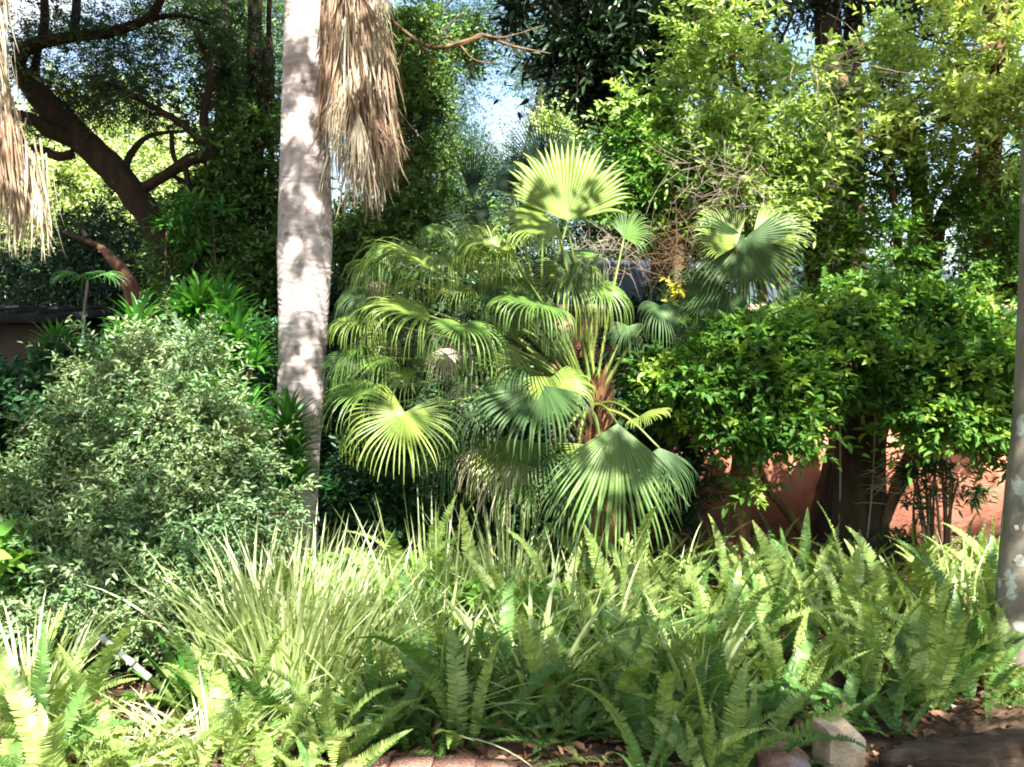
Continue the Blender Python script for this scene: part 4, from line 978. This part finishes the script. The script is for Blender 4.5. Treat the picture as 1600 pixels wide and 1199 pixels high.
clump('grass_clump', 'thin arching reeds under the hanging left palm fans', 680, 5.9, 46, .95, .018, lean=(.0, .35), bend=(.0, .5), spread=.3)
clump('grass_clump', 'upright sunlit reeds standing below the middle palm fans', 790, 6.3, 90, .85, .02, lean=(.02, .4), bend=(.0, .6), spread=.28)
clump('grass_clump', 'long blades sprawling around the foot of the young fan palm', 880, 6.0, 60, .85, .016, lean=(.2, .9), bend=(.1, .8), spread=.3)
clump('grass_clump', 'few long blades crossing in front of the dark soil right of the palm foot', 1040, 6.3, 16, .85, .014, lean=(.0, .7), bend=(.1, 1.2), spread=.2)
clump('grass_clump', 'shaded strap leaves in the ferns at the middle of the foreground', 830, 4.9, 50, .8, .024, lean=(.2, 1.0), bend=(.2, .8), spread=.2)
clump('grass_clump', 'shaded long blades lying over the ferns near the brick edging', 640, 4.6, 36, .8, .02, lean=(.6, 1.3), bend=(.1, .6), spread=.2)
clump('grass_clump', 'strap leaves in the shade behind the grey stone', 1090, 4.7, 40, .65, .03, lean=(.1, .9), bend=(.2, .8), spread=.15)
clump('grass_clump', 'slender reeds right of the twiggy stems by the wall', 1500, 6.4, 20, .6, .022, lean=(.0, .4), bend=(.0, .6), spread=.12)

clump('grass_clump', 'pale strap leaves fanning left of the tallest fountain', 385, 4.9, 110, .88, .022, lean=(.0, .6), bend=(.1, .8), spread=.16)
clump('grass_clump', 'bright strap leaves at the right flank of the fountain, before the lime plants', 590, 5.2, 120, .75, .016, lean=(.1, .8), bend=(.2, .9), spread=.2)
clump('grass_clump', 'sunlit long leaves lying among the ferns left of the middle', 690, 5.0, 70, .8, .018, lean=(.3, 1.1), bend=(.2, .9), spread=.25)
clump('grass_clump', 'long strap leaves between the reeds and the bare soil patch', 930, 5.5, 70, .75, .018, lean=(.2, 1.1), bend=(.2, .9), spread=.25)
clump('grass_clump', 'arching strap leaves left of the brick edging', 330, 4.2, 60, .55, .016, lean=(.4, 1.2), bend=(.3, 1.0), spread=.2)
# low leafy plants around the trunk foot
lab = ['lush lime leaves at the foot of the grey palm trunk', 'lime arrow leaves one step right of the palm trunk foot', 'soft light green leaves under the left palm fans', 'light leaves in full sun below the lit palm fan',
       'bright leafy patch left of the reeds', 'bright leafy patch right of the reeds', 'leafy plant in front of the upright reeds', 'lime leafy plant behind the tallest strap leaf clump', 'low leaves between reeds and ferns']
for q, (px, Y) in enumerate([(515, 6.4), (570, 6.5), (620, 6.6), (650, 6.1), (710, 6.4), (780, 6.1), (720, 5.8), (560, 5.6), (820, 5.8)]):
    b = at(px, 900, Y); b[2] = gz(b[0], b[1])
    n = 70; g = G(); a = rng.uniform(0, 6.28, n); r = .22 * np.sqrt(rng.uniform(0, 1, n)); h = rng.uniform(.12, .38, n)
    P = b + np.stack([r * np.cos(a), r * np.sin(a), h], -1)
    leaves(g, P, np.stack([np.cos(a), np.sin(a) - .4, rng.uniform(-.2, .9, n)], -1), rvec(n) * .4 + [0, -.4, 1], rng.uniform(.09, .17, n), rng.uniform(.04, .07, n), curl=.3)
    thin(g, P * [1, 1, 0] + [0, 0, b[2]], P, .003)
    solo(g, 'leafy_plant', M['low_leaf'], lab[q], 'plant', b, 'low lime green plants around the palm feet')

# ------------------------------------------------------------------ sword ferns
def frond_mesh(L, lean, bend, wmax, npn, mat, name='frond', cut=.04):
    """one sword fern frond in its own axes: grows up from the origin and arches to +X"""
    g = G()
    k = 18; s = np.linspace(0, 1, k + 1)
    th = lean + bend * s ** 1.5
    d = np.stack([np.sin(th), np.zeros(k + 1), np.cos(th)], -1)
    pos = np.vstack([[0, 0, 0], np.cumsum(d[:-1] * L / k, 0)])
    tube(g, pos[::3], np.linspace(.0026, .001, len(pos[::3])), 4, k=3, cap=False)
    u = np.linspace(.07, .985, npn)
    P = np.stack([np.interp(u, s, pos[:, c]) for c in range(3)], -1)
    T = nrm(np.stack([np.interp(u, s, d[:, c]) for c in range(3)], -1))
    Nn = np.cross(T, [0, 1.0, 0]); Nn = -Nn  # upper side
    wid = wmax * np.minimum(1, (u / .16) ** .6) * np.clip((1 - u) / .42, 0.02, 1) ** .75
    for sg in (-1, 1):
        ln = wid * rng.uniform(.9, 1.08, npn)
        D = np.array([0, 1.0, 0]) * sg + T * .25 - Nn * .12 + rng.normal(size=(npn, 3)) * .07
        Nl = Nn + T * rng.uniform(-.1, .45, npn)[:, None] + rng.normal(size=(npn, 3)) * .12
        n = npn; D = nrm(D); Sd = nrm(np.cross(D, Nl)); W = (L / npn * 1.0 + .002)
        lc = ln[:, None]
        V = np.stack([P - Sd * W * .38, P + Sd * W * .42, P + D * lc * .75 + Sd * W * .32, P + D * lc - Nn * lc * .12 + T * W * .15, P + D * lc * .72 - Sd * W * .35], 1).reshape(-1, 3)
        kk = np.arange(n)[:, None] * 5
        g.add(V, kk + [0, 1, 2, 4], kk + [4, 2, 3])
    return g.mesh(name, M[mat])
FM = {}
for mt in ('fern', 'fern_dark'):
    FM[mt] = dict(
        up=[frond_mesh(rng.uniform(.62, .85), rng.uniform(.0, .2), rng.uniform(.15, .9), rng.uniform(.052, .066), 44, mt) for q in range(7)],
        arch=[frond_mesh(rng.uniform(.6, .9), rng.uniform(.25, .7), rng.uniform(.6, 1.7), rng.uniform(.048, .064), 42, mt) for q in range(7)],
        low=[frond_mesh(rng.uniform(.45, .65), rng.uniform(.8, 1.1), rng.uniform(.4, .9), rng.uniform(.04, .05), 38, mt) for q in range(4)])

def fern(label, x, y, kind, n, sc_, mat='fern', group='sword ferns carpeting the bed'):
    z = float(gz(x, y))
    t = thing('sword_fern', label, 'fern', (x, y, z), group)
    for q in range(n):
        kd = kind if rng.uniform() < .7 else ('arch' if kind != 'low' else 'low')
        if rng.uniform() < .2: kd = 'arch'
        me = FM[mat][kd][rng.integers(len(FM[mat][kd]))]
        o = bpy.data.objects.new('frond', me); C.objects.link(o); o.parent = t
        a = q * 2.4 + rng.uniform(-.4, .4)
        o.rotation_euler = (rng.normal() * .28, rng.normal() * .3 + (.05 if kd == 'up' else 0), a)
        s = sc_ * rng.uniform(.5, 1.2); o.scale = (s, s, s)
        o.location = (math.cos(a) * .04 + rng.normal() * .03, math.sin(a) * .04 + rng.normal() * .03, 0)
    return t

HERO = [  # px, Y, kind, n, scale, label
    (1215, 6.3, 'up', 10, .85, 'upright fern just left of the broad dark trunk with one arched tip'),
    (1255, 5.9, 'up', 11, .9, 'tall fern standing before the left side of the broad dark trunk'),
    (1315, 5.7, 'up', 11, .98, 'tallest pointed fern directly before the broad dark trunk'),
    (1375, 6.1, 'arch', 10, 1.0, 'fern whose lit tip curls before the small dark seedling bush'),
    (1475, 5.5, 'up', 11, .95, 'large upright fern between the twiggy stems and the lichened trunk'),
    (1530, 5.9, 'up', 11, .85, 'narrow upright fern left of the lichened trunk'),
    (1560, 4.9, 'arch', 12, 1.0, 'arching fern against the foot of the lichened trunk'),
    (1130, 6.2, 'arch', 10, .85, 'sunlit fern arching left on the dark soil below the layered tree'),
    (1110, 4.9, 'up', 11, 1.0, 'fern with a broad bright frond rising right of the bare soil patch'),
    (1235, 4.85, 'up', 12, 1.0, 'fern in dappled sun left behind the pale cut stone'),
    (1350, 4.85, 'up', 12, 1.0, 'fern with a brilliantly lit frond directly behind the pale cut stone'),
    (1450, 4.7, 'arch', 12, .9, 'deep green fern drooping over the log'),
    (355, 4.25, 'arch', 10, .8, 'small sunlit fern at the bottom edge under the strap leaf fountain'),
    (90, 4.3, 'up', 10, .9, 'bright fern among the strap leaves at the lower left'),
    (720, 4.3, 'arch', 8, .8, 'fern leaning over the brick edging'),
]
for (px, Y, kd, n, s, lb) in HERO:
    p = at(px, 1000, Y); fern(lb, p[0], Y, kd, n, s, 'fern')
placed = [(at(px, 1000, Y)[0], Y) for (px, Y, *_) in HERO]
FERNS = []
cand = 0
while cand < 9000 and len(placed) < 230:
    cand += 1
    Y = 3.65 + 4.35 * rng.uniform(0, 1) ** 1.25; px = rng.uniform(10, 1590)
    if px < 420 and Y > 4.7: continue
    if 420 <= px < 560 and 4.5 < Y < 5.3: continue
    if px > 1430 and Y < 4.6: continue
    if px > 1180 and Y < 4.2: continue
    if 540 < px < 1010 and Y < 4.3: continue
    if Y > 7.3 and px < 850: continue
    x = at(px, 900, Y)[0]
    dmin = .25
    if min(math.hypot(x - a, Y - b) for a, b in placed) < dmin: continue
    placed.append((x, Y))
    if px > 1080: kd, s = ('up', 'up', 'arch')[rng.integers(3)], rng.uniform(.6, .95)
    else: kd, s = ('up', 'arch', 'low', 'low')[rng.integers(4)], rng.uniform(.55, 1.1)
    if Y < 4.4: s *= .82
    if Y > 7: s *= .7
    if 110 < px < 300 and Y < 4.75: continue
    if 1235 < px < 1430 and Y < 4.78: continue
    if any(abs(px - q) < 60 and Y < 4.45 for q in (1320, 1235)): continue
    if 850 < px < 1120 and 6.2 < Y < 7.4 and rng.uniform() < .5: continue
    FERNS.append((fern('', x, Y, kd, int(rng.integers(8, 12)), s, 'fern' if rng.uniform() < .65 else 'fern_dark'), px, Y))

cand = 0; extra = []
while cand < 3000 and len(extra) < 46:
    cand += 1
    px = rng.uniform(0, 1440); Y = rng.uniform(3.75, 4.75)
    if 540 < px < 1010 and Y < 4.3: continue
    if px > 1160 and Y < 4.4: continue
    x = at(px, 900, Y)[0]
    if extra and min(math.hypot(x - a, Y - b) for a, b in extra) < .24: continue
    extra.append((x, Y))
    if 110 < px < 300 and Y > 4.1: continue
    FERNS.append((fern('', x, Y, 'low', 9, rng.uniform(.6, .85), 'fern_dark' if px > 520 else 'fern'), px, Y))

for q in range(17):
    px = 540 + q * 30 + rng.uniform(-8, 8); Y = rng.uniform(4.22, 4.42); x = at(px, 900, Y)[0]
    FERNS.append((fern('', x, Y, 'low', 8, rng.uniform(.38, .55), 'fern_dark'), px, Y))
COLS = [(0, 'lower left strap leaves'), (200, 'cut white cane'), (380, 'pale strap leaf fountain'), (540, 'brick edging end'), (680, 'upright reeds'), (800, 'brick edging middle'),
        (920, 'young palm foot'), (1040, 'bare soil patch'), (1150, 'reddish grey stone'), (1270, 'pale cut stone'), (1380, 'rotten log'), (1480, 'lichened trunk'), (1700, '')]
ROWS = [(0, 'front row'), (4.25, 'second row'), (4.6, 'third row'), (5.0, 'fourth row'), (5.5, 'fifth row'), (6.2, 'sixth row'), (7.0, 'back row'), (99, '')]
ORD = ['leftmost', 'second from left', 'third from left', 'fourth from left', 'fifth from left', 'sixth from left', 'seventh from left', 'eighth from left', 'ninth from left', 'tenth from left']
for (c0, nm), (c1, _) in zip(COLS[:-1], COLS[1:]):
    for (r0, rn), (r1, _) in zip(ROWS[:-1], ROWS[1:]):
        cell = sorted([f for f in FERNS if c0 <= f[1] < c1 and r0 <= f[2] < r1], key=lambda f: f[1])
        for q, f in enumerate(cell):
            f[0]['label'] = (ORD[q] + ' fern' if len(cell) > 1 else 'single fern') + ' of the ' + rn + ', level with the ' + nm

# ------------------------------------------------------------------ twiggy cane stems by the wall
b = at(1460, 880, 7.9); b[2] = 0
t = thing('cane_plant', 'cluster of thin dry cane stems with small leaves before the sunlit terracotta wall', 'plant', b)
for q in range(15):
    g = G(); px = 1440 + rng.uniform(0, 50); tp = px + rng.normal() * 26 + (px - 1465) * .7; ty = rng.uniform(690, 760)
    ptube(g, [(px, 930, 7.9, rng.uniform(1.6, 3.4)), ((px + tp) / 2 + rng.normal() * 5, 820, 7.85, 2.2), (tp, ty, 7.8, 1.2)], 6, rough=.05)
    g.build('cane', M[('pale_twig', 'brown_bark', 'red_bark')[q % 3]], t, smooth=True)
canopy([(1470, 720, 50, 30, 7.8, .25, 90), (1500, 745, 25, 25, 7.8, .15, 35), (1425, 790, 22, 30, 7.7, .1, 14), (1440, 740, 22, 20, 7.7, .1, 20)], .09, .022, nl=7, sl=.15, leafm='dark_low', parent=t, name='foliage')
t = solo((lambda g: (ribbons(g, np.tile(at(1405, 745, 7.75), (60, 1)) + rng.normal(size=(60, 3)) * [.09, .05, .08], rng.uniform(2.4, 4, 60), rng.uniform(1.2, 2.2, 60), .4, rng.uniform(.1, .3, 60), .02, k=4), g)[1])(G()),
         'dead_leaf_bunch', M['thatch'], 'bunch of straw coloured dead leaves lit by the sun against the terracotta wall', 'dead leaves', at(1405, 745, 7.75))

# ------------------------------------------------------------------ cut cane, stick, stones, log, edging
b = at(195, 1022, 4.5)
t = thing('cut_cane', 'thick white cut cane lying aslant under the feathery bush', 'cane', b)
for (A, B) in (((158, 996), (184, 1017)), ((185, 1018), (208, 1037)), ((209, 1038), (234, 1060))):
    g = G(); ptube(g, [(A[0], A[1], 4.5, 5.5), ((A[0] + B[0]) / 2, (A[1] + B[1]) / 2, 4.48, 4.7), (B[0], B[1], 4.46, 5.8)], 12, k=4); g.build('segment', M['white_cane'], t, smooth=True)
g = G(); tube(g, [at(60, 640, 6.0), at(35, 670, 5.95), at(22, 685, 5.9)], [.006, .009, .012], 6); solo(g, 'leaning_stick', M['pale_twig'], 'pale stick leaning out of the dark bush at the left edge', 'stick', at(40, 665, 6))
g = G(); ptube(g, [(1470, 1098, 4.75, 3), (1512, 1112, 4.7, 4), (1560, 1124, 4.62, 4), (1640, 1138, 4.55, 4)], 8, rough=.1); solo(g, 'pale_stick', M['white_cane'], 'long pale stick lying on the soil at the foot of the lichened trunk', 'stick', at(1540, 1118, 4.7), smooth=True)

def rock(name, label, c, size, rz, mat, top_cut=None, seed=1):
    r_ = np.random.default_rng(seed)
    bm_n = 9
    # a rounded block, dented and with one chipped shoulder
    th = np.linspace(-1, 1, bm_n)
    V = []; Q = []
    def face(ax, sgn):
        o = len(V)
        for a_ in th:
            for b_ in th:
                p = np.zeros(3); p[ax] = sgn; p[(ax + 1) % 3] = a_; p[(ax + 2) % 3] = b_; V.append(p)
        for i_ in range(bm_n - 1):
            for j_ in range(bm_n - 1):
                q = [o + i_ * bm_n + j_, o + (i_ + 1) * bm_n + j_, o + (i_ + 1) * bm_n + j_ + 1, o + i_ * bm_n + j_ + 1]
                Q.append(q if sgn > 0 else q[::-1])
    for ax in range(3):
        for sgn in (-1, 1): face(ax, sgn)
    V = np.array(V)
    L8 = np.sum(np.abs(V) ** 11, 1) ** (1 / 11.0)
    V = V / L8[:, None]
    ph = r_.uniform(0, 6, (6, 3)); fr = r_.uniform(1.2, 4.5, (6, 3))
    dsp = sum(np.sin(V @ np.diag(fr[q]) @ np.ones(3) + ph[q, 0]) * np.cos(V[:, q % 3] * fr[q, 1] + ph[q, 1]) for q in range(6)) * .022
    V = V * (1 + dsp[:, None])
    if top_cut is not None:
        for (nv, dd) in top_cut:
            nv = nrm(np.array(nv, float)); ov = np.maximum(V @ nv - dd, 0); V = V - ov[:, None] * nv * .93
    V = V * np.array(size) / 2
    cr, sr = math.cos(rz), math.sin(rz)
    V = np.stack([V[:, 0] * cr - V[:, 1] * sr, V[:, 0] * sr + V[:, 1] * cr, V[:, 2]], -1) + c
    g = G(); g.add(V, Q)
    o = solo(g, name, M[mat], label, 'stone', c, smooth=True)
    return o
rock('cut_stone', 'pale squared sandstone block with a grey top at the bottom edge', at(1322, 1172, 3.95) + [0, .09, -.01], (.175, .16, .18), .2, 'stone', [((.85, -.1, .75), 1.02), ((.15, -.5, 1), 1.12)], 3)
rock('cut_stone', 'lower reddish grey stone left of the pale sandstone block', at(1232, 1196, 3.9) + [0, .08, -.03], (.22, .17, .14), -.2, 'stone_red', [((.7, 0, .8), .85), ((-.6, -.3, .8), .95)], 5)
rock('flat_stone', 'small flat pale stone lying on the dark soil by the log', at(1566, 1150, 4.3), (.10, .07, .022), .3, 'pale_stone', None, 8)

g = G()
ptube(g, [(1380, 1190, 3.95, 9), (1440, 1182, 4.05, 22), (1520, 1186, 4.1, 32), (1620, 1176, 4.15, 36), (1720, 1170, 4.2, 34)], 18, rough=.12, lumps=.2, k=10)
solo(g, 'rotten_log', M['log'], 'weathered brown log lying along the bottom right corner', 'log', at(1500, 1190, 4.1), smooth=True)
# mound of bare soil at the right behind the log
g = G(); n = 1
xs_ = np.linspace(1.55, 3.4, 50); ys_ = np.linspace(3.9, 5.0, 36); Xm, Ym = np.meshgrid(xs_, ys_)
Zm = .13 * np.exp(-((Xm - 2.6) / .7) ** 2 - ((Ym - 4.35) / .33) ** 2) + rng.normal(size=Xm.shape) * .006 + .02 * np.sin(Xm * 13) * np.sin(Ym * 17) * np.exp(-((Xm - 2.5) / .7) ** 2) - .03 + gz(Xm, Ym)
i = np.arange(35)[:, None]; j = np.arange(49)[None]
g.add(np.stack([Xm, Ym, Zm], -1).reshape(-1, 3), np.stack([i * 50 + j, i * 50 + j + 1, (i + 1) * 50 + j + 1, (i + 1) * 50 + j], -1).reshape(-1, 4))
o = g.build('soil_mound', M['soil'], smooth=True); o['kind'] = 'structure'

A = at(548, 1176, 4.05); B = at(1010, 1200, 3.98)
dv = nrm((B - A) * [1, 1, 0]); rz = math.atan2(dv[1], dv[0]); zt = (A[2] + B[2]) / 2 - .005
t = thing('brick_edging', 'low brick edging course along the bottom edge under rusty wire mesh', 'edging', ((A[0] + B[0]) / 2, 3.9, 0))
nb_ = 7; Ln = float(np.linalg.norm((B - A)[:2])); bl = Ln / nb_
pd = np.array([dv[1], -dv[0], 0])
for q in range(nb_):
    g = G(); c = np.array([A[0], A[1], 0]) + dv * bl * (q + .5) + pd * .11; c[2] = A[2] + (B[2] - A[2]) * (q + .5) / nb_ - .05 + rng.normal() * .002
    box(g, c, (bl - .012, .21, .1), rz, jit=.003); g.build('brick', M['brick'], t)
g = G(); c = (A + B) / 2 * [1, 1, 0] + pd * .11; box(g, [c[0], c[1], zt - .12], (Ln - .01, .2, .2), rz); g.build('mortar_bed', M['mortar'], t)
g = G()
z_ = lambda s: A[2] + (B[2] - A[2]) * s / Ln + .009
SA = []; SB = []
for q in np.arange(-.2, Ln, .026):
    for sgn in (-1, 1):
        a0, a1 = (q, q + .2) if sgn > 0 else (q + .2, q)
        k_ = 6
        for w_ in range(k_):
            f0, f1 = w_ / k_, (w_ + 1) / k_
            s0, s1 = a0 + (a1 - a0) * f0, a0 + (a1 - a0) * f1
            if min(s0, s1) < .0 or max(s0, s1) > Ln: continue
            SA.append(np.array([A[0], A[1], 0]) + dv * s0 + pd * .2 * f0 + [0, 0, z_(s0) + sgn * .0015]); SB.append(np.array([A[0], A[1], 0]) + dv * s1 + pd * .2 * f1 + [0, 0, z_(s1) + sgn * .0015])
thin(g, np.array(SA), np.array(SB), .0014)
solo(g, 'wire_mesh', M['wire'], 'rusty diamond wire mesh lying over the brick edging', 'wire mesh', (A[0], 4, A[2]))

# ------------------------------------------------------------------ unseen tree added behind the camera, leaf clusters placed to block the sun
st = thing('added_shade_tree', 'unseen tree added behind the viewpoint, its leaf clusters placed to shade chosen spots', 'tree', (3.2, -3.4, 0))
sg = G(); hub_ = np.array([2.9, -2.6, 5.2])
tube(sg, [[3.2, -3.4, -.1], [3.1, -3.1, 2.2], hub_], [.3, .24, .18], 14, rough=.06)
cg = G()
SU = nrm(np.cross(S, [0, 0, 1.0])); SV = np.cross(SU, S)
def shade(px, py, Y, r, cover=.8, t=None, ll=.13, lw=.06, z=None):
    """leafy spray cluster on the line from a garden point towards the sun"""
    P0 = at(px, py, Y)
    if t is None: t = rng.uniform(6.2, 7.4)
    c = P0 + S * t
    f_ = min(1.0, r / .3); ll *= max(f_, .35); lw *= max(f_, .35); r = r * .9
    n = int(cover * math.pi * r * r / (ll * lw * .5) / 8 * 1.5) + 2
    rr = r * np.sqrt(rng.uniform(0, 1, n)); a = rng.uniform(0, 6.283, n)
    P = c + SU * (rr * np.cos(a))[:, None] + SV * (rr * np.sin(a))[:, None] + S * rng.normal(size=n)[:, None] * .2
    sprays(cg, P, rvec(n), .16 * f_, 8, ll, lw, up=.3)
    tube(sg, [hub_, (hub_ + c) / 2 + [0, 0, .5], c], [.012, .006, .003], 4, k=4, cap=False)
SH = [
 (60, 500, 9.0, .5, 3), (20, 540, 9.0, .5, 3), (60, 560, 9.0, .4, 3),
 # bottom strip in shade
 (600, 1120, 4.4, .27, 2.2), (690, 1095, 4.5, .3, 2.2), (800, 1080, 4.55, .32, 2.2), (910, 1090, 4.5, .3, 2.2), (1000, 1130, 4.35, .36, 2.2), (1100, 1140, 4.3, .34, 2.2), (1190, 1170, 4.2, .3, 1.6),
 (1320, 1180, 3.95, .24, 1.5), (1430, 1170, 4.1, .25, 1.4), (1540, 1160, 4.2, .3, 1.3), (1130, 1198, 4.0, .3, 1.6), (620, 1080, 4.55, .16, 1.6), (520, 1180, 4.15, .16, 1.5),
 (1180, 1030, 4.9, .14, .9), (1440, 960, 5.3, .16, .9), (1040, 900, 6.2, .2, .9), (1290, 890, 5.8, .14, .9), (1500, 930, 5.7, .13, .8),
 (180, 1130, 4.5, .12, .9), (370, 1030, 5.0, .14, 1.2), (270, 1010, 5.0, .15, 1.2), (700, 930, 5.8, .1, .8),
 # wall and the space under the palm
 (620, 770, 8.3, .5, 1.5), (760, 770, 8.3, .5, 1.5), (900, 540, 9.2, .5, 1.5), (1020, 560, 9.2, .5, 1.5), (1000, 770, 8.6, .45, 1.4), (1110, 820, 9.1, .3, 1.3), (1225, 790, 9.2, .35, 1.4), (1310, 790, 8.2, .35, 1.5),
 (760, 560, 8.8, .45, 1.3), (620, 560, 8.8, .45, 1.3), (1530, 720, 9.2, .2, 1.2), (1540, 850, 9.2, .2, 1.3), (1420, 760, 9.2, .05, 1.3),
 # palm fans
 (850, 290, 6.5, .08, 2), (925, 300, 6.6, .05, 2), (1000, 740, 6.0, .24, 2), (900, 720, 6.0, .12, 2), (960, 690, 6.0, .1, 2), (940, 830, 6.0, .08, 2), (800, 650, 6.0, .16, 1.2), (560, 600, 6.2, .12, 1.3), (1180, 430, 7.1, .22, 1.5), (980, 560, 6.7, .08, 1.0),
 # layered tree
 (1300, 580, 7.2, .28, 1.0), (1420, 620, 7.2, .32, 1.2), (1540, 640, 7.1, .35, 1.2), (1180, 650, 6.9, .25, 1.0), (1260, 680, 6.9, .22, 1.1), (1540, 520, 7.3, .25, 1.0), (1350, 480, 7.4, .2, .8),
 (660, 1090, 4.5, .28, 2), (760, 1060, 4.65, .28, 2), (880, 1070, 4.6, .28, 2), (1010, 1080, 4.6, .28, 2), (1130, 1090, 4.5, .26, 2), (1230, 1110, 4.4, .18, 2), (700, 1020, 4.9, .12, 1.5), (900, 530, 9.2, .55, 3), (990, 540, 9.2, .4, 3),
 (190, 620, 6.0, .16, 2), (280, 640, 5.9, .1, 2), (130, 780, 5.7, .22, 2), (250, 860, 5.5, .16, 2), (60, 860, 5.5, .2, 2), (330, 800, 5.6, .1, 2), (180, 730, 5.8, .1, 2), (160, 930, 5.3, .15, 2),
 # right edge and trunk
 (1600, 560, 5.1, .22, 1.6), (1600, 700, 5.1, .2, 1.6), (1590, 820, 5.1, .14, 1.2), (1600, 440, 5.1, .22, 1.4),
 # left
 (50, 560, 8.8, .8, 1.8), (20, 660, 6.5, .4, 1.6), (60, 760, 6.3, .3, 1.4), (110, 590, 7, .3, 1.4), (350, 530, 7.4, .35, 1.4), (400, 600, 8.2, .4, 1.4), (120, 700, 5.9, .18, 1.2), (150, 830, 5.5, .18, 1.2), (300, 900, 5.3, .12, 1.0), (90, 930, 5.4, .14, 1.0), (230, 800, 5.6, .1, 1.1), (210, 970, 5.2, .13, 1.0), (390, 900, 5.4, .1, .9),
 (160, 400, 9.5, .4, 2.5), (215, 450, 9.5, .25, 2.5),
]
for (px, py, Y, r, cv) in SH: shade(px, py, Y, r, cv)
for (px, py, Y, r, cv) in ((400, 260, 12.5, .7, 1.6), (400, 400, 12.5, .7, 1.8), (400, 540, 12.3, .7, 1.8), (320, 420, 12.5, .7, 1.6), (320, 560, 12.5, .7, 1.6), (300, 320, 12, .45, 1.5), (200, 90, 12, .9, 1.4), (90, 110, 12, .9, 1.4), (310, 90, 12, .8, 1.4), (150, 220, 12, .5, 1.6), (230, 330, 12, .4, 1.6),
        (390, 120, 12.5, .7, 1.4), (60, 190, 12, .5, 1.4), (600, 370, 11.5, .6, 1.4), (640, 260, 11.5, .4, 1.3), (640, 120, 11.5, .45, 1.3), (700, 400, 11.5, .5, 1.4), (560, 450, 11, .5, 1.6), (1290, 390, 10.3, .5, 1.5), (1400, 380, 10.2, .45, 1.5), (1340, 300, 10.3, .35, 1.4), (1500, 380, 10, .5, 1.4),
        (1570, 430, 9.9, .5, 1.4), (1050, 290, 10, .45, 1.3), (1090, 380, 10, .4, 1.3), (1000, 240, 10, .3, 1.2), (80, 440, 16, 1.2, 1.4), (230, 450, 15, 1.1, 1.5), (200, 560, 14, 1.1, 1.5), (960, 430, 13.5, .9, 1.8), (1000, 420, 13.5, .6, 1.5), (460, 620, 12.8, .7, 1.6), (850, 200, 9, .35, 1.6), (745, 250, 9, .4, 1.6), (800, 300, 9, .35, 1.5), (30, 820, 5.6, .3, 1.5), (1440, 90, 9.8, .3, 1.3), (1240, 60, 10, .35, 1.3), (1320, 190, 10.3, .3, 1.3)):
    shade(px, py, Y, r, cv, t=rng.uniform(8.5, 9.8), ll=.22, lw=.1)
# dapples on the tall palm trunk and its curtain
for (px, py, r, cv) in ((460, 45, .13, 3), (495, 80, .10, 3), (450, 110, .07, 3), (500, 150, .08, 3), (445, 205, .10, 3), (480, 225, .12, 3), (508, 250, .07, 3), (450, 305, .12, 3), (495, 325, .13, 3), (470, 392, .07, 3), (490, 470, .08, 2), (450, 500, .13, 2.5),
                        (500, 525, .07, 2.5), (455, 570, .12, 2.5), (485, 610, .13, 2.5), (465, 670, .17, 3), (480, 740, .2, 3), (465, 800, .2, 3), (545, 90, .12, 2.4), (590, 60, .08, 2.3), (570, 200, .14, 2.4), (530, 250, .1, 2.4), (600, 260, .15, 2.3), (560, 320, .12, 2.3), (540, 20, .08, 2)):
    shade(px, py, TY - .3, r, cv, t=rng.uniform(4.4, 5.2), ll=.07, lw=.035)
def scatter(n, px0, px1, py0, py1, Y0, Y1, r0, r1, t=(6.2, 7.4), **kw):
    for q in range(n):
        f = rng.uniform(); py = py0 + (py1 - py0) * f
        shade(rng.uniform(px0, px1), py, Y0 + (Y1 - Y0) * f, rng.uniform(r0, r1), 1.8, t=rng.uniform(*t), **kw)
scatter(20, 600, 1560, 860, 1010, 6.4, 5.0, .07, .17)
scatter(14, 330, 640, 860, 1000, 5.6, 4.8, .04, .09)
scatter(14, 0, 430, 1000, 1150, 4.9, 4.2, .05, .11)
scatter(16, 60, 430, 560, 980, 6.0, 5.2, .06, .16)
scatter(22, 520, 860, 360, 680, 6.6, 6.1, .05, .13)
scatter(20, 980, 1580, 470, 700, 7.2, 6.9, .08, .2)
scatter(34, 1000, 1600, 20, 330, 9.9, 9.6, .12, .28, t=(8.5, 9.8), ll=.16, lw=.07)
cg.build('crown', M['shrub_leaf'], st)
sg.build('trunk', M['brown_bark'], st, smooth=True)
